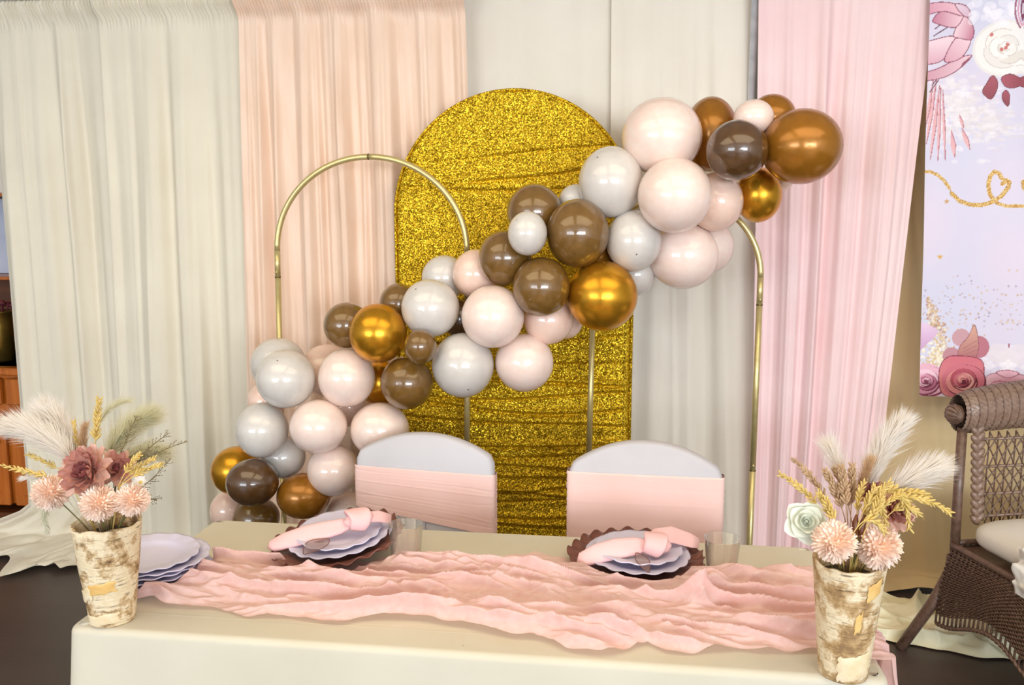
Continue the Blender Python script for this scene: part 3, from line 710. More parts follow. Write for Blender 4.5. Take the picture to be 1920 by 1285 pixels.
arch_stand(YA, at(1113, 520, YA).x, at(1426, 520, YA).x, at(1428, 520, YA).z, at(1270, 366, YA).z, ([at(1424, 600, YA).z, .6], [at(1424, 572, YA).z, at(1410, 882, YA).z]), 'bare gold arch stand whose right leg stands before the pink drape', at(1096, 1200, YA).x, at(1398, 1200, YA).x)

# ------------------------------------------------------------------ balloons
BL = [ # front to back: x, y, rx, ry, colour, start distance, label, tip offset
 (536,711,58,58,'bwhite',3.10,'white balloon at the far left of the garland, in front of another white one',(.0,-.75)),
 (597,800,57,54,'bblush',3.08,'blush balloon in the middle of the lowest pale cluster, overlapping both neighbours',None),
 (709,625,56,58,'bgold',3.10,'shiny gold balloon left of the small brown balloon',(-.33,-.68)),
 (788,650,32,34,'bbrown',3.02,'small brown balloon touching the gold one and the brown one below',None),
 (924,594,60,60,'bblush',3.10,'large blush balloon left of the round brown balloon at the garland centre',None),
 (989,438,37,41.5,'bwhite',3.02,'small white balloon sitting among the brown balloons',(-.45,-.6)),
 (1015,538,54,57,'bbrown',3.08,'round brown balloon just left of the big gold one',(-.3,.35)),
 (1083,438,58.5,64,'bbrown',3.12,'largest brown balloon, right of the small white one',(.72,-.62)),
 (1265,367,67,68,'bblush',3.08,'big blush balloon under the largest blush one',None),
 (1382,282,54.5,54,'bdark',3.08,'dark brown balloon at the top right between the two copper ones',(-.15,-.2)),
 (1413,220,35,31,'bblush',3.10,'small blush balloon at the very top right of the garland',None),
 (1503,275,70,66,'bcopper',3.14,'big copper-brown balloon at the right tip of the garland',None),
 (473,905,53,48,'bdark',3.06,'dark brown balloon at the lower left beside the gold one',(-.5,-.2)),
 (491,807,52,56,'bwhite',3.12,'white balloon at the left of the blush trio above the brown ones',(-.5,.55)),
 (650,709,55.6,58,'bblush',3.14,'blush balloon under the shiny gold one and above the chair',None),
 (807,578,56,56,'bwhite',3.14,'white balloon right of the shiny gold balloon, above the small brown one',(-.35,-.7)),
 (868,685,60,63,'bwhite',3.14,'large white balloon above the left bare pole and chair',(.3,.62)),
 (763,718,51.5,52,'bbrown',3.12,'brown balloon directly under the small brown balloon',None),
 (947,484,50,53,'bbrown',3.14,'brown balloon left of and below the small white one',(-.4,-.65)),
 (1129,555,66,66,'bgold',3.14,'biggest shiny gold balloon hanging over the right bare pole',None),
 (1028,600,47,47,'bpeach',3.16,'blush balloon tucked under the round brown one',None),
 (983,680,56,56,'bblush',3.18,'lowest blush balloon of the garland centre, over the gold panel',None),
 (1145,342,59,65,'bwhite',3.14,'white balloon at the upper right edge of the gold panel',(-.4,-.65)),
 (1188,452,51,57,'bwhite',3.14,'white balloon between the largest brown and the lower big blush one',(.1,.4)),
 (1241,256,72,69,'bblush',3.16,'largest blush balloon near the top of the garland',None),
 (1281,479,64,62,'bblush',3.16,'lowest big blush balloon on the right, before the ivory drape',None),
 (1342,379,49,53,'bpeach',3.18,'peach balloon left of the gold balloon near the right arch top',None),
 (1422,366,41,49,'bgold',3.18,'gold balloon hanging under the dark brown one at the top right',None),
 (712,806,58,54,'bblush',3.14,'pearly blush balloon right behind the left chair top',None),
 (625,882,52,52,'bblush',3.14,'lowest pearly blush balloon beside the left chair',None),
 (531,857,44,43,'bwhite',3.18,'white balloon tucked under two pale ones above the brown-gold balloon',None),
 (569,930,54,46,'bcopper',3.12,'dark gold balloon just above the table left of the chair',None),
 (443,883,50,50,'bgold',3.16,'gold balloon at the lower left end of the garland',None),
 (1002,398,52,53,'bbrown',3.20,'brown balloon above the small white one, against the glitter',None),
 (892,514,44,47,'bpeach',3.20,'peach balloon left of the brown cluster',None),
 (650,610,45,45,'bbrown',3.20,'brown balloon half behind the left shiny gold one',(-.4,-.2)),
 (1332,252,48,66,'bcopper',3.22,'gold balloon between the largest blush and the dark brown one',None),
 (1447,222,42,42,'bcopper',3.24,'copper balloon behind the small blush one at the top right',None),
 (522,685,54,54,'bwhite',3.24,'white balloon half hidden at the foot of the left arch leg',None),
 (613,695,52,52,'bpeach',3.26,'peach balloon mostly hidden between the white and blush ones at left',None),
 (712,718,42,44,'bgold',3.26,'tan gold balloon peeking out between blush and brown balloons',None),
 (748,570,38,40,'bbrown',3.26,'brown balloon peeking out above the left shiny gold one',None),
 (833,521,43,43,'bwhite',3.26,'white balloon peeking out beside the left arch leg, against the glitter',None),
 (862,598,36,36,'bdark',3.28,'dark brown balloon glimpsed in the gap beside the large blush one',None),
 (500,752,38,38,'bpeach',3.26,'peach balloon peeking out at the far left below two white ones',None),
 (655,762,40,40,'bpeach',3.28,'peach balloon glimpsed in the gap of the blush trio',None),
 (1062,602,31,34,'bpeach',3.28,'small peach balloon peeking out left of the right bare pole',None),
 (1080,376,32,30,'bwhite',3.28,'small white balloon peeking out above the largest brown one',None),
 (1190,515,38,40,'bwhite',3.28,'grey-white balloon peeking out right of the biggest gold one',None),
 (1325,462,49,50,'bblush',3.28,'pale blush balloon half hidden near the right arch curve',None),
 (1118,478,38,38,'bcopper',3.28,'tan balloon glimpsed between the largest brown and the biggest gold one',None),
 (1462,326,28,32,'bpeach',3.26,'small peach balloon peeking out under the big copper-brown one',None),
 (480,972,48,42,'bbrown',3.22,'brown balloon lowest at the left, cut off by the table',None),
 (432,958,40,44,'bpeach',3.26,'peach balloon at the lowest left end, in front of the cream drape',None),
 (650,965,46,46,'bblush',3.24,'shaded blush balloon low beside the left chair, right of the dark gold one',None),
]
def balloon_meshes():
    d = {}
    for k in ('bwhite','bblush','bpeach','bbrown','bdark','bgold','bcopper'):
        m = MB(); vs = []
        seg, rings = 40, 26
        for j in range(rings+1):
            t = PI*j/rings
            for i in range(seg):
                a = 2*PI*i/seg; yv = -math.cos(t); r = math.sin(t)*(1-.05*max(0, yv)**2)
                yv2 = yv*(1.0 if yv < 0 else 1.10)
                vs.append((r*math.cos(a), yv2, r*math.sin(a)))
        fs = [(j*seg+i, j*seg+(i+1) % seg, (j+1)*seg+(i+1) % seg, (j+1)*seg+i) for j in range(rings) for i in range(seg)]
        m.add(vs, fs); me = m.mesh('balloon_'+k, M[k]); d[k] = me
        kn = MB().lathe([(.03, 0), (.05, .03), (.045, .06), (.07, .10), (.085, .12), (.06, .11)], 10, (0, 0, 0)); kn.M = Matrix.Rotation(-PI/2, 4, 'X')
        d[k+'k'] = kn.mesh('knot_'+k, M[k])
    d['tip'] = MB().ell((0, 0, 0), (.03, .03, .012), 10, 6).mesh('tip', M['tip'])
    return d
BM = balloon_meshes()
placed = []
for (px, py, rx, ry, ck, y0, lab, tip) in BL:
    Y = y0
    for it in range(6):
        c = at(px, py, Y); r = (rx+ry)/2*Y/F; need = y0
        for (c2, r2) in placed:
            d = math.hypot(c.x-c2.x, c.z-c2.z); s = (r+r2)*.93
            if d < s: need = max(need, c2.y+math.sqrt(s*s-d*d))
        Y = min(need, 3.40)
    c = at(px, py, Y); k = 1/math.cos(YAW)
    sx, sz = rx*Y/F, ry*Y/F; sy = (sx+sz)/2
    placed.append((c, sy))
    o = bpy.data.objects.new('balloon', BM[ck]); COL.objects.link(o); o.location = c; o.scale = (sx, sy, sz)
    o['label'] = lab; o['category'] = 'balloon'; o['group'] = 'balloons of the garland'
    kn = bpy.data.objects.new('knot', BM[ck+'k']); COL.objects.link(kn); kn.parent = o; kn.location = (0, 1.08, 0); kn.scale = (1, 1, 1)
    if tip:
        d = Vector((tip[0], -math.sqrt(max(0.02, 1-tip[0]**2-tip[1]**2)), -tip[1])).normalized()
        tp = bpy.data.objects.new('tip', BM['tip']); COL.objects.link(tp); tp.parent = o; tp.location = d*1.0
        tp.rotation_mode = 'QUATERNION'; tp.rotation_quaternion = d.to_track_quat('Z', 'Y')

# ------------------------------------------------------------------ table and tablecloth
TX0, TX1, TY0, TY1, TZ = -1.262, .560, 1.722, 2.452, .74
tt = thing('folding_table', ((TX0+TX1)/2, (TY0+TY1)/2, 0), 'long folding table hidden under the ivory tablecloth', 'table')
MB().box(((TX0+TX1)/2, (TY0+TY1)/2, TZ-.025), (TX1-TX0-.01, TY1-TY0-.01, .04), .008).build('table_top', M['offwhite'], tt, smooth=False)
for x in (TX0+.18, TX1-.18):
    for y in (TY0+.1, TY1-.1): MB().tube([(x, y, 0), (x, y, TZ-.045)], .016, 10).build('leg', M['steel'], tt)
    MB().tube([(x, TY0+.1, .25), (x, TY1-.1, .25)], .01, 8).build('stretcher', M['steel'], tt)
def cloth_mat():
    m = M['whitecloth']; N = m.node_tree.nodes; L = m.node_tree.links
    return m
def tablecloth():
    hx, hy = (TX1-TX0)/2, (TY1-TY0)/2; cx, cy = (TX0+TX1)/2, (TY0+TY1)/2; n = 480
    per = 4*(hx+hy)
    def rr(t, off, cr):
        # point on rounded rectangle grown by off
        a, b = hx+off, hy+off; cr = max(.002, cr); s = t*4*(a+b)
        # walk edges with sharp rect then push corners
        if s < 2*a: p = Vector((-a+s, -b)); 
        elif s < 2*a+2*b: p = Vector((a, -b+(s-2*a)))
        elif s < 4*a+2*b: p = Vector((a-(s-2*a-2*b), b))
        else: p = Vector((-a, b-(s-4*a-2*b)))
        q = Vector((max(-(a-cr), min(a-cr, p.x)), max(-(b-cr), min(b-cr, p.y))))
        d = p-q
        if d.length > cr: d = d.normalized()*cr
        return q+d
    rings = []
    for ins in (.36, .3, .22, .15, .1, .06, .03, .014): rings.append((-ins, .004, TZ+.002, 0))
    for k in range(0, 7):
        a = k/6*PI/2; rings.append((-.012+.016*math.sin(a), .03, TZ+.002-.016*(1-math.cos(a)), 0))
    for k in range(1, 30):
        d = (TZ-.016)*k/29; rings.append((.004+.04*d+.015*d*d, .03+.05*d, max(.006, TZ-.014-d), d))
    vs = []
    for (off, cr, z, d) in rings:
        for i in range(n):
            t = i/n; p = rr(t, off, cr)
            w_ = 0
            if d > 0:
                w_ = .018*d*math.sin(2*PI*t*17+1.2*math.sin(2*PI*t*5))+.02*d*nz(t*30, d*.8, 5)
                # corner folds
                for c0 in ((-hx, -hy), (hx, -hy), (hx, hy), (-hx, hy)):
                    dd = (Vector(c0)-p).length
                    w_ += .05*d*math.exp(-(dd/.12)**2)
            dirv = Vector((p.x/hx, p.y/hy)); nv = Vector((math.copysign(1, p.x) if abs(p.x) > hx-.02 else 0, math.copysign(1, p.y) if abs(p.y) > hy-.02 else 0))
            if nv.length: nv.normalize()
            q = p+nv*w_
            zz = z
            if d == 0 and off < -.02: zz = z+.0006*nz(p.x*8, p.y*8, 1)
            if d > 0:
                bk = sstep(hy-.10, hy, p.y); zz = zz+(max(zz, TZ-.014-d*.28)-zz)*bk   # short drop at the back where the chairs tuck in
                q = q+(Vector((min(p.x, hx+.01) if p.x > 0 else max(p.x, -hx-.01), hy+.004+.01*d))-q)*bk*.85
            vs.append((cx+q.x, cy+q.y, zz))
    fs = [(j*n+i, j*n+(i+1) % n, (j+1)*n+(i+1) % n, (j+1)*n+i) for j in range(len(rings)-1) for i in range(n)]
    fs.append(tuple(range(n-1, -1, -1)))
    fs = [f[::-1] for f in fs]
    m = MB().add(vs, fs)
    # pressed fold creases
    o = m.build('tablecloth', cloth_mat(), label='ivory tablecloth draped to the floor over the long table', cat='tablecloth')
    cr = MB(); zt = TZ+.0022
    for x in (-.335,):
        cr.add([(x-.004, TY0+.03, zt), (x, TY0+.03, zt+.0009), (x+.004, TY0+.03, zt), (x-.004, TY1-.02, zt), (x, TY1-.02, zt+.0009), (x+.004, TY1-.02, zt)], [(0, 1, 4, 3), (1, 2, 5, 4)])
    cr.build('pressed_crease', M['whitecloth'], o)
    cr = MB(); y = TY0+.09
    cr.add([(TX0+.05, y-.004, zt), (TX0+.05, y, zt+.0006), (TX0+.05, y+.004, zt), (-.3, y-.004, zt), (-.3, y, zt+.0006), (-.3, y+.004, zt)], [(0, 3, 4, 1), (1, 4, 5, 2)])
    cr.build('pressed_crease', M['whitecloth'], o)
tablecloth()
TT = TZ+.003

# ------------------------------------------------------------------ gauze runner
def runner():
    front = [(250,1131),(300,1136),(350,1142),(400,1148),(470,1158),(560,1166),(640,1172),(720,1166),(790,1163),(850,1180),(930,1190),(1000,1205),(1060,1222),(1130,1231),(1180,1229),(1215,1213),(1250,1224),(1300,1228),(1400,1226),(1470,1224),(1540,1230),(1600,1236),(1680,1245)]
    back = [(290,1085),(340,1070),(400,1062),(440,1042),(500,1050),(600,1052),(700,1058),(780,1060),(850,1052),(930,1054),(1000,1046),(1060,1052),(1120,1080),(1200,1094),(1290,1078),(1340,1078),(1400,1078),(1450,1080),(1530,1082),(1600,1086),(1660,1090)]
    Fw = [atz(x, y, TT) for x, y in front]; Bw = [atz(x, y, TT) for x, y in back]
    def interp(P, x):
        if x <= P[0].x: return P[0].y
        for a, b in zip(P[:-1], P[1:]):
            if x <= b.x: return a.y+(b.y-a.y)*(x-a.x)/(b.x-a.x)
        return P[-1].y
    xl = -1.19; xe = TX1+.006; L_ = xe-xl; hang = .30
    bumps = []
    for (px, py, rx, ry, h) in ((1305,1118,.042,.045,.080),(1330,1105,.030,.035,.035),(1010,1075,.06,.05,.035),(1030,1110,.04,.05,.03),(870,1075,.05,.04,.028),(860,1068,.05,.03,.02),(590,1082,.06,.04,.03),(620,1100,.06,.04,.022),(770,1070,.07,.035,.022),(1380,1090,.05,.03,.025),(1450,1090,.07,.03,.02),(1500,1130,.06,.05,.022),(1420,1150,.07,.04,.02),(1180,1180,.08,.04,.02),(1100,1190,.06,.03,.018),(760,1140,.08,.03,.018),(450,1100,.06,.03,.02),(960,1150,.09,.03,.018),(1350,1190,.08,.03,.018)):
        p = atz(px, py, TT+h*.4); bumps.append((p.x, p.y, rx*1.0, ry*.8, h))
    nu, nv = 620, 120
    def hgt(x, y):
        wx = x+.06*nz(x*3, y*6, 3.); wy = y+.04*nz(x*2.2, y*5, 9.)+.05*math.sin(x*2.3)
        r1 = 1-abs(nz(wx*1.8, wy*12, 1.))*2.1; r2 = 1-abs(nz(wx*3.8+4, wy*21+wx*4, 4.))*2.2; r3 = 1-abs(nz(wx*9, wy*36-wx*7, 7.))*2
        h = .038*max(0, r1)**1.8+.020*max(0, r2)**1.8+.010*max(0, r3)**1.5+.003*nz(x*40, y*70, 2)
        for (bx, by, rx, ry, bh) in bumps:
            q = ((x-bx)/rx)**2+((y-by)/ry)**2
            if q < 6: h += bh*math.exp(-q)*(.8+.4*nz(x*22, y*9, 2))
        return h
    def fn(u, v):
        s = u*(L_+hang); x = xl+min(s, L_)
        y0, y1 = interp(Fw, x), interp(Bw, x)
        y0 += .012*nz(x*14, 1., 0)+.008*math.sin(x*31); y1 += .012*nz(x*12, 7., 0)
        y = y0+(y1-y0)*v
        e = min(v, 1-v); ed = sstep(0, .12, e); ee = sstep(0, .03, u)
        h = hgt(x, y)*(.25+.75*ed)*(.3+.7*ee)+.004+.006*(1-ed)*(.5+nz(x*20, v*3, 6))
        # keep low under the plates
        for (qx, qy, qr, lim) in FLAT:
            dd = math.hypot(x-qx, y-qy)
            if dd < qr: h = min(h, lim+.05*sstep(qr-.03, qr, dd))
        y -= .55*h*ed
        if s > L_:
            d = s-L_; yy_ = y+.03*math.sin(v*25)*d
            return (xe+.010+.03*d+h*.5+.012*math.sin(v*30+d*8)+.02*nz(v*8, d*6, 3)*min(1, d*6), yy_, TT+.012-d+.008*nz(v*9, 0, 1))
        if s > L_-.03: h = h*.5
        x -= .25*nz(x*9, y*14, 5.)*h
        return (x, y, TT+max(.002, h))
    MB().grid(nu, nv, fn).build('gauze_runner', M['gauze'], label='crumpled sheer pink gauze runner lying along the table', cat='table runner')
PS = atz(292, 1085, TT); SET = [atz(636, 1034, TT+.012), atz(1192, 1056, TT+.01)]
FLAT = [(PS.x, PS.y+.01, .135, .004), (SET[0].x, SET[0].y, .165, .003), (SET[1].x, SET[1].y, .165, .003)]
runner()

# ------------------------------------------------------------------ plates, napkins, cups
def plate_mesh(R, mat, scal=14, amp=.018, hgt_=.018, name='plate'):
    seg = 168
    prof = [(0.0, .003), (.52*R, .003), (.60*R, .0045), (.68*R, .010), (.72*R, .0125), (.86*R, .0155), (.95*R, hgt_), (1.0*R, hgt_+.0012), (1.0*R, hgt_-.0012), (.95*R, hgt_-.004), (.72*R, .009), (.60*R, .000), (.55*R, -.001), (0.0, -.001)]
    def wob(r, z, a, j):
        k = max(0, (r/R-.8)/.2); s = abs(math.sin(scal*a/2))**.7; return r*(1+amp*k*(s-.6)*1.6), z+.0016*k*math.cos(scal*a)
    m = MB(); vs = []
    pr = [(max(r, .0005), z) for r, z in prof]
    m.lathe(pr, seg, wob=wob); return m.mesh(name, mat)
def charger_mesh(R):
    seg = 240
    prof = [(.0005, .002), (.66*R, .002), (.72*R, .008), (.80*R, .012), (.90*R, .016), (1.0*R, .026), (1.0*R, .023), (.88*R, .012), (.74*R, .004), (.66*R, -.001), (.0005, -.001)]
    def wob(r, z, a, j):
        k = max(0, (r/R-.74)/.26); w_ = math.sin(22*a+.8*math.sin(3*a)); return r*(1+.016*k*w_+.014*k*math.sin(9*a+1)), z+.006*k*math.sin(22*a+1.2+.8*math.sin(3*a))
    return MB().lathe(prof, seg, wob=wob).mesh('charger', M['charger'])
dinner = plate_mesh(.132, M['lav'], 16, .018); salad = plate_mesh(.118, M['lav'], 14, .016); dinner2 = plate_mesh(.140, M['lav'], 16, .018); charger = charger_mesh(.184)
def put(mesh, name, loc, rz=0, tilt=(0, 0), label='', cat='plate', group=None):
    o = bpy.data.objects.new(name, mesh); COL.objects.link(o); o.location = loc
    o.rotation_euler = (tilt[0], tilt[1], rz); reg(o, loc); return tag(o, label, cat, group)
z = TT+.008
stack = [('bottom lavender scalloped plate of the stack beside the left vase', .026, .004), ('second-lowest lavender plate in the stack beside the left vase', -.002, .0), ('middle lavender plate in the stack beside the left vase', .004, .0), ('second-highest lavender plate in the stack, sticking out to the right', .016, .008), ('topmost lavender scalloped plate of the stack beside the left vase', -.008, 0)]
for i, (lab, dx, dy) in enumerate(stack):
    put(dinner, 'scalloped_plate', (PS.x+dx-.012, PS.y+dy, z), i*.37, (.012*math.sin(i*2), .015*math.cos(i)), lab, 'plate', 'stacked lavender plates')
    z += .0115
def ribbon(path, widths, thick, up=None, nseg=14):
    # padded fabric band: path points, half widths, thickness, up vector
    m = MB(); n = len(path); P = [Vector(p) for p in path]; vs = []
    for i in range(n):
        t = (P[min(i+1, n-1)]-P[max(i-1, 0)]).normalized(); upv = Vector(up[i]) if up else Vector((0, 0, 1))
        s = t.cross(upv).normalized(); u_ = s.cross(t).normalized(); w_ = widths[i]; th = thick[i] if isinstance(thick, list) else thick
        for k in range(nseg):
            a = 2*PI*k/nseg; ca, sa = math.cos(a), math.sin(a)
            vs.append(P[i]+s*(w_*math.copysign(abs(ca)**.6, ca))+u_*(th*math.copysign(abs(sa)**.6, sa)*(1+.25*math.sin(3*ca+i*.7))))
    fs = [(i*nseg+k, i*nseg+(k+1) % nseg, (i+1)*nseg+(k+1) % nseg, (i+1)*nseg+k) for i in range(n-1) for k in range(nseg)]
    fs.append(tuple(range(nseg-1, -1, -1))); fs.append(tuple((n-1)*nseg+k for k in range(nseg)))
    return m.add(vs, fs)
def setting(S, tilt, which, nap):
    Mx = Matrix.Translation(S) @ Matrix.Rotation(tilt[0], 4, 'X') @ Matrix.Rotation(tilt[1], 4, 'Y')
    def tp(p): return Mx @ Vector(p)
    put(charger, 'charger_plate', tp((0, 0, 0)), .2, tilt, 'burgundy ruffled charger under the %s place setting' % which, 'charger')
    put(dinner2, 'scalloped_plate', tp((.004, .0, .0135)), .5, tilt, 'large lavender scalloped plate on the burgundy charger of the %s setting' % which, 'plate')
    put(salad, 'scalloped_plate', tp((.006, .002, .028)), .9, tilt, 'small lavender plate on top of the %s place setting' % which, 'plate')
    t = thing('napkin', tp((0, 0, .04)), 'blush napkin tied in a knot on the %s place setting' % which, 'napkin')
    b = ribbon([tp(p) for p, w_, th in nap['band']], [w_*.80 for p, w_, th in nap['band']], [th*.75 for p, w_, th in nap['band']], [(0, -.55, .83)]*len(nap['band'])); b.build('folded_band', M['napkin'], t)
    b = ribbon([tp(p) for p, w_, th in nap['tail']], [w_*.85 for p, w_, th in nap['tail']], [th*.8 for p, w_, th in nap['tail']], [(0, -.5, .86)]*len(nap['tail'])); b.build('tail', M['napkin'], t)
    k = nap['knot']; kc = Vector(k)
    m = MB(); 
    kr = Matrix.Rotation(nap.get('krot', .3), 3, 'Z'); angs = [-.7+i*(PI+1.4)/16 for i in range(17)]
    ring = ribbon([tp(kc+kr @ Vector((.006*math.sin(2*a_), -.036*math.cos(a_), .026*math.sin(a_)))) for a_ in angs], [.026+.006*math.sin(a_) for a_ in angs], .006, [tuple(kr @ Vector((0, -math.cos(a_), math.sin(a_)))) for a_ in angs]); ring.build('knot_wrap', M['napkin'], t)
    kb = MB(); kb.ell((0, 0, 0), (.042, .030, .021), 18, 12)
    kb.v = [tuple(Vector(v)*(1+.10*math.sin(9*v[0]/.03+5*v[2]/.02)*.6)) for v in kb.v]
    kb.M = Mx @ Matrix.Translation(kc) @ Matrix.Rotation(nap.get('krot', .3), 4, 'Z'); kb.build('knot', M['napkin'], t)
    # sheer leaf loop under the knot
    lf = MB(); lp = nap['leaf']; c0 = Vector(lp[0]); c1 = Vector(lp[1]); ax = (c1-c0); sd = Vector((-ax.y, ax.x, 0)).normalized()
    def lfn(u, v): return tp(c0+ax*v+sd*((u-.5)*lp[2]*math.sin(PI*max(.02, min(.98, v)))**.8)+Vector((0, 0, .006*math.sin(PI*v))))
    lf.grid(6, 12, lfn).build('sheer_leaf', M['organza'], t)
    pth = [lfn(0, j/12) for j in range(13)]+[lfn(1, j/12) for j in range(12, -1, -1)]
    MB().tube(pth, .0012, 5, closed=True).build('leaf_wire', M['charger'], t)
    return tp
bandL = [((-.168, -.075, .030), .012, .006), ((-.163, -.070, .038), .026, .009), ((-.13, -.058, .046), .034, .011), ((-.08, -.043, .052), .038, .012), ((-.03, -.030, .056), .037, .011), ((.02, -.018, .060), .030, .011), ((.055, -.008, .064), .016, .010)]
tailL = [((.055, .0, .066), .016, .009), ((.085, .012, .070), .022, .008), ((.12, .024, .066), .024, .006), ((.150, .036, .050), .020, .004)]
setting(SET[0]+Vector((0, 0, .020)), (0.06, -.12), 'left', dict(band=bandL, tail=tailL, knot=(.070, -.002, .070), krot=.4, leaf=[(.0, -.065, .046), (-.045, -.135, .038), .075]))
bandR = [((-.150, -.080, .022), .012, .006), ((-.140, -.072, .034), .028, .009), ((-.10, -.055, .046), .038, .011), ((-.05, -.035, .054), .040, .012), ((0, -.022, .058), .034, .011), ((.03, -.016, .060), .020, .010), ((.045, -.010, .060), .014, .010)]
tailR = [((.03, -.0, .064), .018, .009), ((.06, .022, .074), .028, .007), ((.10, .040, .070), .036, .005), ((.15, .05, .052), .030, .004), ((.172, .052, .044), .02, .003)]
setting(SET[1], (0.02, .0), 'right', dict(band=bandR, tail=tailR, knot=(.052, -.018, .062), krot=-.25, leaf=[(.0, -.055, .052), (.03, -.135, .036), .034]))
def cup(px, py, h, rt, rb, lab):
    p = atz(px, py, TT); wl = .0012
    prof = [(.0005, .002), (rb-.002, .002), (rb, .006), (rt, h), (rt+.0012, h+.001), (rt-wl, h), (rb-wl, .009), (.0005, .006)]
    MB().lathe(prof, 48, (p.x, p.y, TT)).build('plastic_tumbler', M['cup'], label=lab, cat='cup')
cup(762, 1068, .128, .046, .037, 'clear plastic tumbler beside the left place setting')
cup(1352, 1086, .112, .047, .036, 'clear plastic tumbler beside the right place setting')

# ------------------------------------------------------------------ covered chairs
def covered_chair(px0, px1, Y, ysh, yap, ysash, yband, rot, lab, wrinkle):
    a, b = at(px0, ysh, Y), at(px1, ysh, Y); W_ = (b.x-a.x)/math.cos(rot); cx = (a.x+b.x)/2
    zsh = at((px0+px1)/2, ysh, Y).z; zap = at((px0+px1)/2, yap, Y).z; zs0 = at((px0+px1)/2, ysash, Y).z; zs1 = at((px0+px1)/2, yband, Y).z
    t = thing('covered_chair', (cx, Y-.2, 0), lab, 'chair')
    T = Matrix.Translation((cx, Y, 0)) @ Matrix.Rotation(rot, 4, 'Z')
    h = W_/2; seat = .46
    # back outline, arched top with rounded shoulders
    top = []
    for i in range(41):
        x = -h+2*h*i/40; u = x/h; z_ = zsh+(zap-zsh)*(1-abs(u)**2.1)
        z_ -= .022*max(0, (abs(u)-.93)/.07)**2
        top.append((x, z_))
    out = [(h, seat), (h+.004, zsh-.2)]+top[::-1]+[(-h-.004, zsh-.2), (-h, seat)]
    m = MB().pillow(out, -.028, .028, .012); m.M = T; m.build('back_cover', M['spandex'], t)
    # sash band wrapped round the back
    def sfn(u, v):
        ang = u*2*PI; ca, sa = math.cos(ang), math.sin(ang)
        x = (h+.006)*math.copysign(abs(ca)**.16, ca); y = .034*math.copysign(abs(sa)**.35, sa)
        k = (x+h)/(2*h)
        zt_ = zs0+(.006 if wrinkle else .0)*(1-2*k); zb_ = zs1+(.030*(1-k)-.05*k if wrinkle else 0)
        z_ = zt_+(zb_-zt_)*v
        w_ = 0
        for q in range(5 if wrinkle else 4):
            zc_ = (.16, .34, .60, .66, .86)[q] if wrinkle else .15+.2*q
            sl = (.22 if wrinkle else .03)*math.sin(q*2.1+1)
            w_ += math.exp(-(((v-zc_-sl*(k-.4))/.014)**2))*(.9 if q % 2 else -.9)*(.3+.7*abs(nz(k*3, q, 2)))
        e = .0026*w_*(1 if wrinkle else .3)*(1.0 if sa < 0 else .5)+.0015*math.sin(v*PI)
        if v in (0, 1): e -= .004
        edge = .003*nz(v*40, 0, u)*(abs(ca) > .98)
        return (x+edge, y+(-e if sa < 0 else e), z_)
    m = MB().grid(96, 90, sfn, closeu=True); m.M = T; m.build('sash', M['sash'], t, label='blush stretch sash band')
    # seat with cover and skirt
    sd = .42
    m = MB().box((0, -sd/2, seat-.02), (W_*.96, sd, .07), .02); m.M = T; m.build('seat_cover', M['spandex'], t)
    def sk(u, v):
        ang = u*2*PI; ca, sa = math.cos(ang), math.sin(ang); q = .22
        x = (W_*.48+.03*v)*math.copysign(abs(ca)**q, ca); y = -sd/2+(sd/2+.02+.03*v)*math.copysign(abs(sa)**q, sa)
        f = .008*v*math.sin(ang*14); return (x*(1+f*2), y+f, (seat-.03)*(1-v)+.01)
    m = MB().grid(96, 12, sk, closeu=True); m.M = T; m.build('skirt', M['spandex'], t)
    for sx in (-1, 1):
        for y in (-sd+.03, -.02):
            m = MB().tube([(sx*W_*.43, y, .0), (sx*W_*.43, y, seat-.05)], .012, 8); m.M = T; m.build('leg', M['steel'], t)
    if wrinkle:
        def pf(u, v):
            x = -h*.98+u*h*1.0; z_ = zs1+.02-v*(zs1-.47); return (x, -.0315-.003*math.sin(u*70), z_)
        m = MB().grid(70, 6, pf); m.M = T; m.build('gathered_cover', M['spandex'], t)
covered_chair(669, 928, 2.92, 852, 811, 878, 968, -.05, 'white covered chair with creased blush sash, on the left by the balloons', True)
covered_chair(1067, 1355, 2.74, 876, 826, 886, 1040, -.03, 'white covered chair with smooth blush sash, on the right of the gold panel', False)

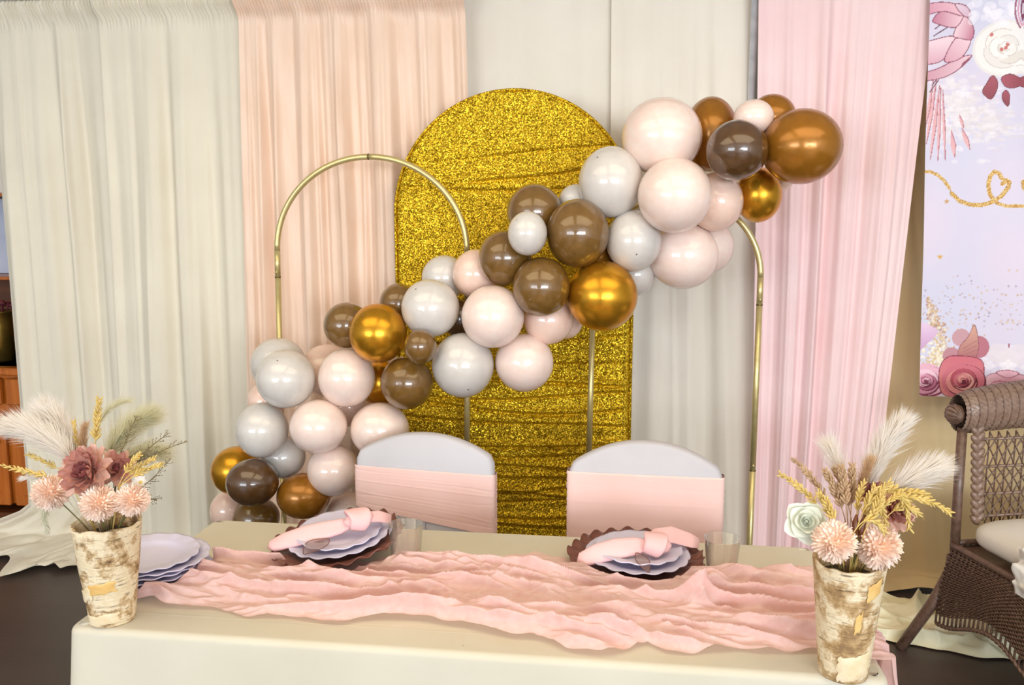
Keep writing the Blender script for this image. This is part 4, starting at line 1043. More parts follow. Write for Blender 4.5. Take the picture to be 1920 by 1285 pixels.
# ------------------------------------------------------------------ vases and flowers
def vase(px, py, ytop, rt_px, rb_px, mat, lab, flakes, seed):
    p = atz(px, py, TT); Y = p.y; zt = at(px, ytop, Y).z; H = zt-TT
    d = (p-Vector((0, 0, CAMH))).dot(FW); rt, rb = rt_px*d/F, rb_px*d/F
    t = thing('birch_vase', (p.x, p.y, TT), lab, 'vase')
    def wob(r, z_, a, j):
        n_ = nz(math.cos(a)*1.5+seed, math.sin(a)*1.5, z_*9); return r*(1+.03*n_), z_+(.008*nz(math.cos(a)*2, math.sin(a)*2, seed) if z_ > H*.9 else 0)
    prof = [(.001, 0), (rb*.96, 0), (rb, .004)]+[(rb+(rt-rb)*k/14, H*k/14) for k in range(1, 15)]+[(rt-.005, H+.001), (rt-.009, H-.03), (rb-.004, .02), (.001, .012)]
    MB().lathe(prof, 64, (p.x, p.y, TT), wob).build('bark_shell', mat, t)
    rr_ = rt-.008
    MB().lathe([(.001, H-.05), (rr_*.93, H-.05), (rr_*.93, H-.035), (.001, H-.03)], 32, (p.x, p.y, TT)).build('foam_fill', M['foam'], t)
    for (a0, z0, z1, aw, mm) in flakes:
        def ff(u, v):
            a = a0+(u-.5)*aw*(1+.22*nz(v*4, seed, 1+a0)+.12*nz(v*11, seed, 3)); f = z0+(z1-z0)*(v+.2*nz(u*3.5, seed, 3+z0*9)+.10*nz(u*9, seed, 5))+.05*(u-.5)
            r = (rb+(rt-rb)*f)*(1.018)+.0016*(1-abs(2*u-1)**6)*(1-abs(2*v-1)**6)+.0008
            return (p.x+r*math.cos(a), p.y+r*math.sin(a), TT+f*H)
        MB().grid(14, 12, ff).build('bark_flake', mm, t)
    return p, zt, rt, H
V1, Z1, R1, H1 = vase(212, 1160, 978, 61, 40, M['bark1'], 'birch bark vase at the front left corner of the table', [(-PI/2+.25, .36, .47, 1.0, M['peel']), (-PI/2-.45, .27, .40, .62, M['peelpale']), (-PI/2+.1, .03, .14, 1.5, M['peelpale'])], 1.7)
V2, Z2, R2, H2 = vase(1580, 1262, 1050, 64, 44, M['bark2'], 'birch bark vase at the front right corner of the table', [(-PI/2+.15, .05, .27, 1.25, M['peelpale']), (-PI/2+.12, .48, .64, .22, M['peel']), (-PI/2+.55, .78, .92, .5, M['peel'])], 4.2)

def stem(root, V, zt, end, rad=.0016, mat=None):
    end = Vector(end); a = Vector((V.x+(end.x-V.x)*.12, V.y+(end.y-V.y)*.12, zt-.06))
    mid = Vector((a.x*.6+end.x*.4, a.y*.6+end.y*.4, (a.z+end.z)/2))
    MB().tube(bez(a, mid, end, 8), rad, 5).build('stem', mat or M['stemgreen'], root)
def petal_mesh(L_, W_, cup_, mat, name, curl=.3, nu=6, nv=7, point=.0):
    def fn(u, v):
        s = (u-.5)*2; wdt = W_/2*math.sin(PI*min(.97, .08+.85*v**.8))**.75
        if v > .85: wdt *= 1-point*(v-.85)/.15
        return (s*wdt, v*L_, cup_*(s*s)*W_*.6*(1-v*.3)+curl*L_*v*v)
    return MB().grid(nu, nv, fn).mesh(name, mat)
def pompom(V, zt, px, py, Y, r, lab, group):
    c = at(px, py, Y); t = thing('pompom_flower', c, lab, 'flower', group)
    view = (Vector((0, 0, CAMH))-c).normalized(); fd = (view+Vector((0, 0, .25))).normalized(); q = fd.to_track_quat('Z', 'Y').to_matrix()
    MB().ell(c, (r*.55, r*.55, r*.55), 14, 10).build('core', M['pomc'], t)
    m = MB(); n = 250
    for i in range(n):
        ct = 1-1.75*(i+.5)/n; th = math.acos(max(-1, ct)); ph = i*2.39996
        d = q @ Vector((math.sin(th)*math.cos(ph), math.sin(th)*math.sin(ph), math.cos(th)))
        L_ = r*(.50+.12*random.random())*(.75 if th < .35 else 1); b0 = c+d*(r*.48)
        side = d.orthogonal().normalized(); side.rotate(Matrix.Rotation(random.uniform(-.5, .5)+ph, 3, d)); up_ = side.cross(d)
        w0, w1 = r*.055, r*.085
        tipv = b0+d*L_+up_*random.uniform(-.1, .1)*r
        m1 = b0+d*L_*.72
        m.add([b0-side*w0, b0+side*w0, m1+side*w1, tipv+side*w1*.35, tipv-side*w1*.35, m1-side*w1, m1-up_*w1*.5+d*.0], [(0, 1, 6), (1, 2, 6), (2, 3, 6), (3, 4, 6), (4, 5, 6), (5, 0, 6)])
    m.build('petals', M['pom'], t, kind='stuff', smooth=False)
    stem(t, V, zt, c-fd*r*.4); return t
PET = {k: petal_mesh(1, .62, .5, M[k], 'petal_'+k, .25) for k in ('dahlia', 'dahliadk', 'dahlialt')}
def dahlia(V, zt, px, py, Y, r, lab, face, rings, seed):
    c = at(px, py, Y); t = thing('dahlia_flower', c, lab, 'flower', None); rnd = random.Random(seed)
    fd = Vector(face).normalized(); q = fd.to_track_quat('Z', 'Y').to_matrix().to_4x4()
    MB().ell(c-fd*r*.1, (r*.2, r*.2, r*.2), 10, 8).build('core', M['dahliadk'], t)
    for (n, tilt, L_, key, off) in rings:
        for i in range(n):
            a = 2*PI*i/n+off+rnd.uniform(-.15, .15)
            mw = Matrix.Translation(c-fd*r*.12) @ q @ Matrix.Rotation(a, 4, 'Z') @ Matrix.Translation((0, r*.06, 0)) @ Matrix.Rotation(tilt+rnd.uniform(-.12, .12), 4, 'X') @ Matrix.Rotation(rnd.uniform(-.25, .25), 4, 'Y') @ Matrix.Diagonal((r*L_*.95, r*L_, r*L_, 1))
            link(PET[key], 'petal', t, mw)
    stem(t, V, zt, c-fd*r*.3); return t
def wheat(V, zt, p0, p1, p2, Y, mat, lab, n=16, size=1.0, Y2=None, group=None, foot=True):
    size *= 1.3
    A, B, C = at(*p0, Y), at(*p1, Y if Y2 is None else (Y+Y2)/2), at(*p2, Y if Y2 is None else Y2)
    t = thing('wheat_ear', A, lab, 'dried wheat', group)
    P = bez(A, B, C, 24)
    if foot:
        a = Vector((V.x+(A.x-V.x)*.15, V.y+(A.y-V.y)*.15, zt-.06)); MB().tube([a]+P, .0011, 5).build('stem', mat, t)
    else: MB().tube(P, .0011, 5).build('stem', mat, t)
    m = MB(); s0 = 8
    for i in range(n*2):
        f = s0/24+(1-s0/24)*i/(n*2); k = min(23, int(f*24)); loc = P[k]+(P[k+1]-P[k])*(f*24-k); tg = (P[k+1]-P[k]).normalized()
        side = tg.orthogonal().normalized(); side.rotate(Matrix.Rotation(i*PI+(.5 if (i//2) % 2 else -.5)+i*.15, 3, tg))
        d = (tg*.85+side*.55).normalized(); sz = size*(1-.35*(i/(n*2)))
        m.ell(loc+d*.006*sz, (.0019*sz, .0019*sz, .0068*sz), 5, 4, d.to_track_quat('Z', 'Y').to_matrix())
        if i % 3 == 0: m.tube([loc+d*.010*sz, loc+(tg*.9+d*.5).normalized()*.02*sz], [.0005, .0002], 3)
    m.build('kernels', mat, t, kind='stuff'); return t
def plume(V, zt, p0, p1, p2, Y, mat, lab, n=900, L_=.05, spread=.8, name='pampas_plume', Y2=None, wid=.0007, start=.15, droop=.0, sparse=False, group=None):
    A, B, C = at(*p0, Y), at(*p1, Y if Y2 is None else (Y+Y2)/2), at(*p2, Y if Y2 is None else Y2)
    t = thing(name, A, lab, 'dried grass', group); P = bez(A, B, C, 24)
    a = Vector((V.x+(A.x-V.x)*.15, V.y+(A.y-V.y)*.15, zt-.06)); MB().tube([a]+P, .001, 5).build('stem', mat, t)
    m = MB(); rnd = random.Random(p2[0]*3+p2[1])
    for i in range(n):
        f = start+(1-start)*rnd.random()**.9; k = min(23, int(f*24)); loc = P[k]+(P[k+1]-P[k])*(f*24-k); tg = (P[k+1]-P[k]).normalized()
        side = tg.orthogonal().normalized(); side.rotate(Matrix.Rotation(rnd.uniform(0, 2*PI), 3, tg))
        d = (tg*rnd.uniform(.6, 1.3)+side*spread*rnd.uniform(.3, 1)).normalized(); l = L_*rnd.uniform(.5, 1.1)*(.55+.45*math.sin(PI*min(1, f*.85+.1)))
        e1 = loc+d*l*.5; e2 = loc+d*l+tg*l*.2+Vector((0, 0, -droop*l))
        s = d.cross(Vector((rnd.uniform(-1, 1), rnd.uniform(-1, 1), rnd.uniform(-1, 1)))).normalized()*wid
        m.add([loc-s, loc+s, e1+s*.9, e1-s*.9, e2], [(0, 1, 2, 3), (3, 2, 4)])
    m.build('plume', mat, t, kind='stuff', smooth=False); return t
def sprig(V, zt, p0, p1, p2, Y, mat, lab, n=26, L_=.03, group=None):
    A, B, C = at(*p0, Y), at(*p1, Y), at(*p2, Y); t = thing('dried_sprig', A, lab, 'dried grass', group); P = bez(A, B, C, 20)
    a = Vector((V.x+(A.x-V.x)*.15, V.y+(A.y-V.y)*.15, zt-.06)); MB().tube([a]+P, .0009, 5).build('stem', mat, t)
    m = MB(); rnd = random.Random(p2[0])
    for i in range(n):
        f = .25+.75*i/n; k = min(19, int(f*20)); loc = P[k]; tg = (P[k+1]-P[k]).normalized(); s = tg.orthogonal().normalized(); s.rotate(Matrix.Rotation(rnd.uniform(0, 6.3), 3, tg))
        e = loc+(tg*.8+s*.7).normalized()*L_*rnd.uniform(.5, 1)*(1.1-f*.6); m.tube([loc, (loc+e)/2+s*.002, e], [.0006, .0005, .0004], 3); m.ell(e, (.0014,)*3, 4, 3)
    m.build('twigs', mat, t, kind='stuff'); return t

# left bouquet
YV = V1.y
pxm = YV/F
pompom(V1, Z1, 95, 923, YV-.03, 37*pxm, 'blush pompom flower at the left of the left vase', 'pompom flowers')
pompom(V1, Z1, 186, 944, YV-.09, 36*pxm, 'blush pompom flower at the front centre of the left vase', 'pompom flowers')
pompom(V1, Z1, 248, 938, YV-.07, 33*pxm, 'blush pompom flower at the right of the left vase', 'pompom flowers')
dahlia(V1, Z1, 163, 886, YV-.06, 54*pxm, 'large mauve dahlia above the pompoms in the left vase', (-.12, -.9, .45), [(12, -.10, 1.0, 'dahlialt', 0), (12, .30, .95, 'dahlia', .2), (10, .62, .82, 'dahlia', .4), (9, .95, .62, 'dahliadk', .1), (6, 1.25, .42, 'dahliadk', .5)], 1)
dahlia(V1, Z1, 218, 880, YV+.0, 40*pxm, 'smaller mauve dahlia half hidden behind the large one in the left vase', (.35, -.75, .55), [(10, -.05, 1.0, 'dahlialt', 0), (10, .35, .92, 'dahlia', .2), (8, .75, .75, 'dahlia', .4), (6, 1.1, .5, 'dahliadk', .1)], 2)
for (p0, p1, p2, Yw, n, s, lab) in (((128, 900), (70, 890), (6, 874), YV-.02, 17, 1.15, 'golden wheat ear pointing left over the left vase'), ((130, 890), (95, 870), (52, 852), YV+.02, 13, 1.0, 'short golden wheat ear above the left-pointing one'),
    ((176, 870), (180, 800), (186, 750), YV+.02, 20, 1.35, 'upright golden wheat ear in the middle of the left vase'), ((150, 865), (142, 820), (138, 790), YV+.05, 11, .9, 'thin golden wheat ear left of the upright one'),
    ((222, 912), (240, 870), (262, 853), YV-.06, 12, 1.1, 'golden wheat ear leaning up right in the left vase'), ((224, 914), (262, 880), (304, 872), YV-.07, 15, 1.1, 'golden wheat ear pointing right in the left vase'), ((222, 916), (250, 875), (290, 860), YV-.05, 13, 1.1, 'golden wheat ear between the two right-leaning ears of the left vase')):
    wheat(V1, Z1, p0, p1, p2, Yw, M['wheat'], lab, n, s, group='golden wheat ears')
plume(V1, Z1, (150, 880), (95, 805), (22, 800), YV+.02, M['pampas'], 'white pampas plume leaning far left out of the left vase', 3400, .072, .95, start=.1)
plume(V1, Z1, (160, 870), (120, 800), (85, 770), YV+.07, M['pampas'], 'white pampas plume behind the golden wheat of the left vase', 2200, .07, 1.0, start=.1)
plume(V1, Z1, (120, 905), (80, 890), (45, 897), YV+.02, M['pampas'], 'small white pampas plume behind the left pompom', 420, .03, .5, start=.2)
plume(V1, Z1, (190, 880), (225, 800), (285, 780), YV+.07, M['pampasg'], 'sage green feathery plume on the right of the left vase', 2400, .07, 1.1, start=.15, wid=.0005)
plume(V1, Z1, (200, 890), (250, 840), (305, 850), YV+.05, M['pampasg'], 'lower sage green plume on the right of the left vase', 1700, .06, 1.1, start=.15, wid=.0005)
plume(V1, Z1, (180, 870), (170, 765), (240, 752), YV+.09, M['pampasg'], 'thin sage plume arching at the top of the left vase', 330, .045, .6, start=.45, wid=.0004)
plume(V1, Z1, (165, 870), (150, 830), (160, 800), YV+.05, M['wheattan'], 'tan feathery plume behind the large dahlia', 700, .03, .7, start=.1, wid=.0005)
plume(V1, Z1, (125, 935), (70, 930), (88, 995), YV+.0, M['mint'], 'pale mint sprig drooping left below the left pompom', 520, .024, .9, start=.35, wid=.0009)
for (p0, p1, p2, lab) in (((220, 890), (280, 850), (352, 828), 'thin brown sprig reaching furthest right from the left vase'), ((215, 880), (240, 810), (258, 780), 'thin brown sprig standing up right in the left vase'), ((225, 890), (275, 840), (318, 812), 'thin brown sprig between the other two of the left vase'), ((240, 930), (280, 910), (320, 860), 'thin olive sprig beside the right pompom of the left vase'), ((240, 945), (270, 930), (294, 938), 'short olive sprig low beside the right pompom of the left vase')):
    sprig(V1, Z1, p0, p1, p2, YV+.03, M['brownsprig'], lab)
# small white bloom
c = at(264, 905, YV-.02); t = thing('white_blossom', c, 'small white blossom above the right pompom of the left vase', 'flower')
pw = petal_mesh(1, .7, .3, M['offwhite'], 'petal_small', .3)
for i in range(8):
    mw = Matrix.Translation(c) @ Vector((.25, -.8, .5)).to_track_quat('Z', 'Y').to_matrix().to_4x4() @ Matrix.Rotation(i*PI/4, 4, 'Z') @ Matrix.Rotation(.35, 4, 'X') @ Matrix.Diagonal((.018, .018, .018, 1)); link(pw, 'petal', t, mw)
MB().ell(c, (.005,)*3, 8, 6).build('centre', M['wheat'], t); stem(t, V1, Z1, c+Vector((0, .01, -.005)))

# right bouquet
YV = V2.y; pxm = YV/F
pompom(V2, Z2, 1564, 1016, YV-.08, 38*pxm, 'blush pompom flower at the left front of the right vase', 'pompom flowers')
pompom(V2, Z2, 1646, 1024, YV-.05, 41*pxm, 'blush pompom flower at the right front of the right vase', 'pompom flowers')
def rose(V, zt, px, py, Y, r, lab):
    c = at(px, py, Y); t = thing('white_rose', c, lab, 'flower'); fd = Vector((-.1, -.85, .4)).normalized(); q = fd.to_track_quat('Z', 'Y').to_matrix().to_4x4()
    rnd = random.Random(5)
    def pm_(rad, hgt_, span, flare):
        def fn(u, v):
            a = (u-.5)*span; e_ = abs(2*u-1); rr_ = rad*(.35+.65*v**.5)+flare*1.5*v**3*(1-.75*e_); hz = hgt_*v*(1-.30*e_**1.3)-flare*.5*v**4*(1-e_); return (rr_*math.sin(a), rr_*math.cos(a), hz)
        return MB().grid(10, 7, fn).mesh('rose_petal', M['rose'])
    k = 0
    for (n, rad, h, span, fl, z0) in ((3, .16, .75, 2.6, .0, .12), (3, .30, .78, 2.3, .04, .05), (4, .46, .72, 2.0, .10, -.02), (4, .62, .60, 1.9, .20, -.10), (5, .74, .42, 1.7, .30, -.16)):
        me = pm_(rad*r, h*r, span, fl*r)
        for i in range(n):
            mw = Matrix.Translation(c) @ q @ Matrix.Rotation(k*2.399+i*2*PI/n, 4, 'Z') @ Matrix.Translation((0, 0, z0*r)); link(me, 'petal', t, mw)
        k += 1
    MB().ell(c+fd*r*.3, (r*.12, r*.12, r*.25), 8, 6, q.to_3x3()).build('bud', M['rose'], t)
    MB().ell(c-fd*r*.05, (r*.55, r*.55, r*.18), 12, 6, q.to_3x3()).build('calyx', M['rose'], t)
    stem(t, V, zt, c-fd*r*.1)
rose(V2, Z2, 1511, 980, YV-.03, 36*pxm, 'white rose at the left of the right vase')
dahlia(V2, Z2, 1676, 956, YV-.0, 38*pxm, 'mauve dahlia behind the golden wheat of the right vase', (.35, -.8, .45), [(9, -.15, 1.05, 'dahlialt', 0), (10, .35, .9, 'dahlia', .2), (9, .75, .75, 'dahlia', .4), (8, 1.05, .55, 'dahliadk', .1)], 3)
dahlia(V2, Z2, 1632, 925, YV+.05, 28*pxm, 'small mauve flower deep behind the wheat of the right vase', (0, -.8, .6), [(8, .1, 1.0, 'dahlia', 0), (7, .6, .8, 'dahliadk', .3), (5, 1.0, .5, 'dahliadk', .1)], 4)
WR = [((1556, 985), (1520, 920), (1463, 890), -.02, 18, 1.1, 'wheat', 'golden wheat ear pointing furthest left from the right vase'),
 ((1565, 975), (1540, 905), (1487, 862), .02, 17, 1.15, 'wheattan', 'tan wheat ear leaning left above the golden one'),
 ((1560, 990), (1550, 950), (1535, 925), -.05, 10, 1.1, 'wheat', 'short golden wheat ear beside the white rose'),
 ((1588, 990), (1575, 930), (1548, 885), -.01, 24, 1.35, 'wheattan', 'wide tan grass ear upright beside the white rose'),
 ((1590, 985), (1585, 925), (1578, 878), -.02, 26, 1.35, 'wheattan', 'tan grass ear standing left of centre in the right vase'),
 ((1594, 985), (1598, 920), (1598, 876), -.0, 26, 1.35, 'wheattan', 'tan grass ear standing at the centre of the right vase'),
 ((1606, 990), (1604, 940), (1620, 905), -.03, 12, 1.1, 'wheat', 'golden wheat ear upright at the centre of the right vase'),
 ((1606, 992), (1640, 890), (1662, 985), -.06, 20, 1.15, 'wheat', 'golden wheat ear arching over the right pompom'),
 ((1622, 985), (1690, 850), (1706, 995), -.04, 24, 1.25, 'wheat', 'golden wheat ear arching down past the mauve dahlia'),
 ((1630, 960), (1700, 905), (1783, 963), -.02, 24, 1.2, 'wheat', 'golden wheat ear pointing furthest right from the right vase'),
 ((1610, 985), (1640, 930), (1668, 905), -.05, 14, 1.15, 'wheat', 'golden wheat ear leaning right in front of the dahlia'),
 ((1600, 1000), (1630, 950), (1660, 1000), -.09, 14, 1.1, 'wheat', 'small golden wheat ear curling down between the two pompoms'),
 ((1612, 990), (1655, 945), (1690, 925), -.06, 14, 1.1, 'wheat', 'golden wheat ear crossing the mauve dahlia'),
 ((1640, 960), (1690, 905), (1740, 930), .0, 16, 1.1, 'wheat', 'short golden wheat ear above the furthest right one'),
 ((1575, 995), (1558, 965), (1548, 938), -.06, 12, 1.3, 'wheat', 'golden wheat ear tucked close above the left pompom of the right vase'),
 ((1615, 1000), (1622, 950), (1640, 915), -.05, 16, 1.3, 'wheat', 'golden wheat ear just right of the two seed pods'),
 ((1620, 1000), (1640, 960), (1652, 935), -.07, 14, 1.3, 'wheat', 'golden wheat ear rising straight behind the right pompom'),
 ((1650, 985), (1690, 930), (1722, 965), -.03, 16, 1.2, 'wheat', 'golden wheat ear drooping at the right of the mauve dahlia'),
 ((1598, 985), (1590, 930), (1566, 880), .02, 22, 1.3, 'wheattan', 'broad tan grass ear between the two upright tan ears')]
for (p0, p1, p2, dy, n, s, mk, lab) in WR: wheat(V2, Z2, p0, p1, p2, YV+dy, M[mk], lab, n, s, group='wheat ears of the right vase')
plume(V2, Z2, (1625, 930), (1635, 860), (1690, 795), YV+.06, M['pampas'], 'white pampas plume rising highest from the right vase', 2600, .062, .85, start=.1)
plume(V2, Z2, (1650, 940), (1690, 900), (1755, 878), YV+.04, M['pampas'], 'white pampas plume leaning right from the right vase', 2600, .065, .9, start=.1)
plume(V2, Z2, (1590, 930), (1570, 870), (1555, 835), YV+.06, M['pampas'], 'faint white plume at the left back of the right vase', 600, .055, 1.0, start=.2, wid=.0005)
plume(V2, Z2, (1612, 940), (1615, 900), (1632, 865), YV+.03, M['wheattan'], 'tan feathery plume at the centre back of the right vase', 900, .03, .8, start=.1, wid=.0005)
for k, (dx, lab) in enumerate(((0, 'left brown seed pod between the pompoms of the right vase'), (12, 'right brown seed pod between the pompoms of the right vase'))):
    A, B = at(1600+dx, 1010, YV-.06), at(1606+dx*1.3, 965, YV-.05); o = thing('seed_pod', A, lab, 'seed pod')
    MB().tube([A, A+(B-A)*.3, A+(B-A)*.7, B], [.003, .006, .006, .002], 8).build('pod', M['wooddk'], o); MB().tube([(V2.x, V2.y, Z2-.06), A], .002, 5).build('stem', M['stemgreen'], o)

# ------------------------------------------------------------------ wicker chair
def wicker():
    th = .28; B0 = at(1801, 900, 3.34); B0.z = 0
    T = Matrix.Translation(B0) @ Matrix(((math.cos(th), math.sin(th), 0, 0), (math.sin(th), -math.cos(th), 0, 0), (0, 0, 1, 0), (0, 0, 0, 1)))
    # local: x along the back, y to the front, z up
    t = thing('wicker_chair', B0, 'brown wicker armchair with a latticed back at the right edge', 'chair')
    W_ = .66; D = .58
    def zz(py): return at(1830, py, 3.36).z
    zsup, zlat0, zlat1, zroll, zseat = zz(812), zz(968), zz(812), zz(775), .43
    def bl(m, name, mat=M['wicker'], par=t, **k):
        m.M = T
        # mirrored frame: flip faces
        m.f = [f[::-1] for f in m.f]
        return m.build(name, mat, par, **k)
    zr0 = zlat1; zr1 = zz(752)+.03
    # back posts and legs
    for x, sx in ((0, -1), (W_, 1)):
        bl(MB().tube([(x, -.012, zr0+.02), (x-.0, -.008, .6), (x, 0, .33)], .018, 12), 'back_post')
        bl(MB().tube([(x, 0, .36), (x+sx*.06, -.02, .2), (x+sx*.17, -.05, .0)], [.021, .022, .020], 12), 'leg')
    for x, sx in ((0, -1), (W_, 1)):
        bl(MB().tube([(x, D, .36), (x+sx*.03, D+.02, 0)], .02, 12), 'leg')
    # woven roll along the top of the back
    cz = (zr0+zr1)/2; rr_ = (zr1-zr0)/2+.004
    def roll(u, v):
        x = -.02+(W_+.04)*v; a = u*2*PI; arch = .045*math.sin(PI*v)
        wv = .0022*math.sin(a*26+ (PI if int(v*60) % 2 else 0))
        rr2 = rr_*(.86+.14*sstep(0, .08, min(v, 1-v))+.12*math.sin(PI*v))+wv
        return (x, -.02+rr2*.75*math.cos(a), cz+arch*.6+rr2*math.sin(a))
    bl(MB().grid(104, 120, roll, closeu=True), 'top_roll', M['wickerlt'])
    m = MB()
    for k in range(22):
        v = (k+.5)/22; x = -.02+(W_+.04)*v; R_ = rr_*(.86+.14*sstep(0, .08, min(v, 1-v))+.12*math.sin(PI*v))+.001
        m.tube([(x, -.02+R_*.75*math.cos(a), cz+.027*math.sin(PI*v)+R_*math.sin(a)) for a in [i*2*PI/20 for i in range(20)]], .0022, 5, closed=True)
    bl(m, 'roll_stakes', M['wicker'], kind='stuff')
    # knob at the roll's end: wrapped ball
    for x in (-.03, W_+.03):
        kb = bl(MB().ell((x, -.02, cz-.004), (.03, .036, .034), 20, 14), 'end_knob', M['wickerlt'])
        m = MB()
        for k in range(6):
            a0 = k*PI/6
            m.tube([(x+.031*math.cos(b)*math.cos(a0)*1.0, -.02+.038*math.sin(b), cz-.004+.035*math.cos(b)*math.sin(a0)) for b in [i*2*PI/20 for i in range(20)]], .0045, 6, closed=True)
        bl(m, 'knob_wrap', M['wicker'], kb)
    # braids down both sides of the lattice
    for x in (.035, W_-.035):
        m = MB(); n = 15
        for k in range(n):
            f = k/(n-1); z_ = (cz+.03)+(zlat0-.01-cz-.03)*f; xx = x+(.035*f if x < W_/2 else -.035*f)
            for s in (-1, 1):
                R3 = Matrix.Rotation(s*.75, 3, 'Y')
                m.ell((xx+s*.009, .018, z_+(.011 if s > 0 else 0)), (.014, .013, .024), 10, 8, R3)
        bl(m, 'side_braid', M['wickerlt'])
    # lattice back
    x0, x1 = .07, W_-.07
    lat = MB()
    m = MB()
    n = 14
    for k in range(n+1):
        x = x0+(x1-x0)*k/n; m = MB().tube([(x, .0, zlat0-.02), (x, 0, zlat1+.005)], .0032, 5); bl(m, 'lattice_stake')
    for f in (0.0, .27, .60, .93):
        z_ = zlat0+(zlat1-zlat0)*f; bl(MB().tube([(x0-.02, .004, z_), (x1+.02, .004, z_)], .0055, 6), 'lattice_rail', M['wickerlt'])
    for lev, (fa, fb) in enumerate(((-.08, .27), (.27, .60), (.60, 1.0))):
        za, zb_ = zlat0+(zlat1-zlat0)*fa, zlat0+(zlat1-zlat0)*fb
        for k in range(n):
            xa = x0+(x1-x0)*k/n; st = (x1-x0)/n*2
            for s in (1, -1):
                xs_ = xa if s > 0 else xa+st
                P = []
                for i in range(7):
                    f = i/6; P.append((max(x0-.01, min(x1+.01, xs_+s*st*f)), .006+.003*s, za+(zb_-za)*(f**.8)))
                bl(MB().tube(P, .0028, 5), 'lattice_strand')
    # seat deck and woven apron
    bl(MB().box((W_/2, D/2, zseat-.015), (W_, D, .03), .008), 'seat_deck')
    def apron(side):
        # side: 0 left, 1 front, 2 right, 3 back
        pts = [((-.01, 0), (-.005, D+.01)), ((-.01, D+.01), (W_+.01, D+.01)), ((W_+.005, D+.01), (W_+.01, 0)), ((W_, -.01), (0, -.01))][side]
        (ax, ay), (bx, by) = pts; L_ = math.hypot(bx-ax, by-ay); nx_, ny_ = (by-ay)/L_, -(bx-ax)/L_
        if side == 0: nx_, ny_ = -1, 0
        if side == 1: nx_, ny_ = 0, 1
        if side == 2: nx_, ny_ = 1, 0
        if side == 3: nx_, ny_ = 0, -1
        zt_ = zseat+.01
        def zbot(f): return .155-.09*math.sin(PI*f)**1 if False else .19-.045*math.cos(2*PI*f)-.02
        m = MB(); rows = 30; st = 26
        for r_ in range(rows):
            g = r_/(rows-1); P = []
            for i in range(st*2+1):
                f = i/(st*2); zb2 = zbot(f)+.045; z_ = zt_+(zb2-zt_)*g; o_ = .0035*math.sin(PI*i+PI*r_+PI/2)+.012*math.sin(PI*g)
                fl = .05*g
                P.append((ax+(bx-ax)*f+nx_*(o_+fl), ay+(by-ay)*f+ny_*(o_+fl), z_))
            m.tube(P, .0042, 4)
        wv = bl(m, 'apron_weave', M['wicker'], kind='stuff')
        m = MB()
        for k in range(st+1):
            f = k/st; P = []
            for i in range(9):
                g = i/8; P.append((ax+(bx-ax)*f+nx_*(.05*g+.012*math.sin(PI*g)), ay+(by-ay)*f+ny_*(.05*g+.012*math.sin(PI*g)), zt_+(zbot(f)-zt_)*g))
            m.tube(P, .0042, 5)
        bl(m, 'apron_stakes', M['wicker'], kind='stuff')
        m = MB()
        for s in (0, 1):
            m.tube([(ax+(bx-ax)*i/60+nx_*(.05+.004*math.sin(i*1.5+s*PI)), ay+(by-ay)*i/60+ny_*(.05+.004*math.sin(i*1.5+s*PI)), zbot(i/60)+.004*math.cos(i*1.5+s*PI)) for i in range(61)], .006, 6)
        bl(m, 'apron_border', M['wicker'])
        m = MB().tube([(ax+(bx-ax)*i/10+nx_*.004, ay+(by-ay)*i/10+ny_*.004, zt_) for i in range(11)], .012, 8); bl(m, 'seat_rail', M['wicker'])
    for s in range(4): apron(s)
    # wrapped corner
    m = MB()
    for k in range(16): m.tube([(.0+.026*math.cos(a), .0+.026*math.sin(a), .27+.008*k) for a in [i*2*PI/12 for i in range(12)]], .0042, 4, closed=True)
    bl(m, 'corner_wrap')
    # arms
    for x in (0, W_):
        if x > 0:
            bl(MB().tube([(x, 0, .72), (x+.03, .2, .70), (x+.03, D-.05, .66), (x, D, .40)], .02, 10), 'arm')
    # cushion
    nu, nv = 48, 20
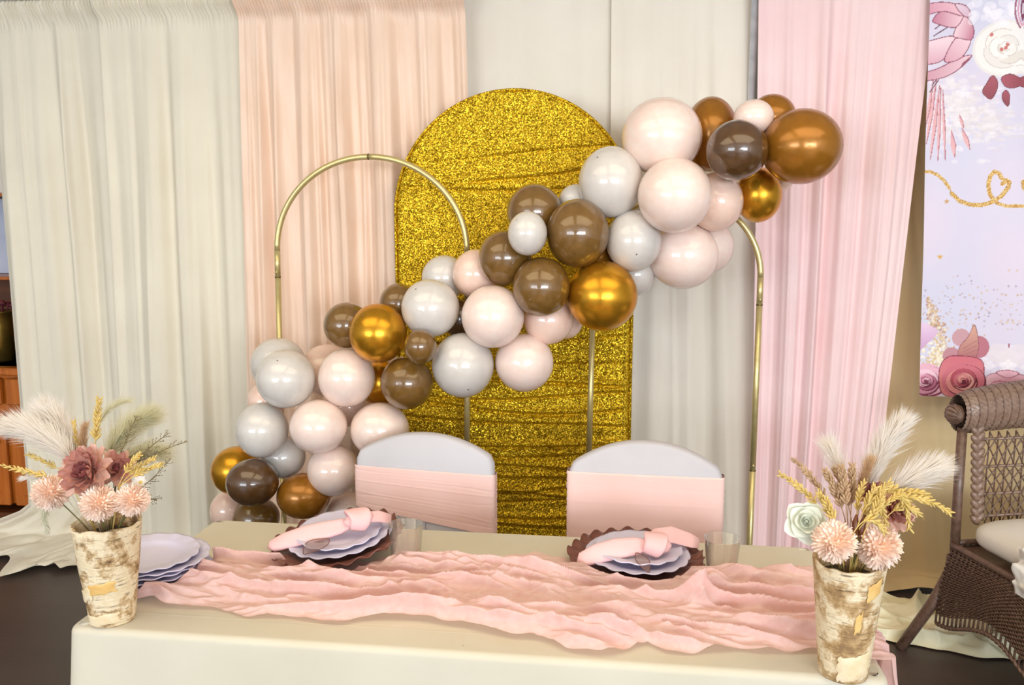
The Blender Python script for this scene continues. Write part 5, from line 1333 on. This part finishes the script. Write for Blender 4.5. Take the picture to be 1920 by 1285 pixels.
    def cf(u, v):
        a = u*2*PI; e = .28; ca, sa = math.cos(a), math.sin(a); ph = (v-.5)*PI
        cr = max(1e-3, math.cos(ph))**.45; hz = math.sin(ph)
        x = W_/2+.01+(W_/2-.005)*cr*math.copysign(abs(ca)**e, ca); y = D/2+.03+(D/2+.01)*cr*math.copysign(abs(sa)**e, sa)
        z_ = zseat+.072+.062*math.copysign(abs(hz)**.7, hz)+.006*nz(x*6, y*6, 2)
        return (x, y, max(zseat+.005, z_))
    m = MB().grid(nu, nv, cf, closeu=True); m.M = T; m.f = [f[::-1] for f in m.f]
    m.build('seat_cushion', M['cushion'], label='off-white seat cushion on the brown wicker chair', cat='cushion')
    # crumpled white cloth hanging over the cushion's front edge
    def wf(u, v):
        y = .33+.24*u+.03*v+.012*nz(v*5, u*4, 1); s_ = v*.26
        if s_ < .10: x, z_ = .09-s_, zseat+.128
        else: x, z_ = -.018-.01*math.sin(v*9), zseat+.128-(s_-.10)
        b = .02*nz(u*5, v*5, 3)+.014*nz(u*11, v*10, 6)
        return (x-abs(b)*1.2-.006, y+b, z_+abs(b)*.9+.004)
    m = MB().grid(40, 40, wf); m.M = T; m.f = [f[::-1] for f in m.f]
    m.build('white_cloth', M['offwhite'], label='crumpled white cloth hanging over the side of the wicker chair cushion', cat='cloth')
wicker()

# ------------------------------------------------------------------ heap of cream cloth on the floor
def heap():
    def fn(u, v):
        x = .92+.78*u; y = 3.34+.42*v
        y += .05*math.sin(u*5+1)*(1-v)
        e = min(u, 1-u, v*1.0+.02, 1-v+.2); m_ = sstep(0, .12, min(u, 1-u, v+.02))
        r1 = 1-abs(nz(x*3.2+.3*y, y*5, 11.))*2.2; r2 = 1-abs(nz(x*8, y*9+x*3, 4.))*2.1; r3 = 1-abs(nz(x*14+y*6, y*15, 8.))*2
        h = .085*max(0, r1)**1.6+.045*max(0, r2)**1.5+.012*max(0, r3)
        h *= (.35+.9*v)*m_
        return (x+.03*nz(u*5, v*6, 2), y-.4*h+.02*nz(u*9, v*3, 5), .006+h)
    MB().grid(150, 90, fn).build('cloth_heap', M['creamcloth'], label='heap of cream satin cloth on the floor beside the wicker chair', cat='cloth')
heap()
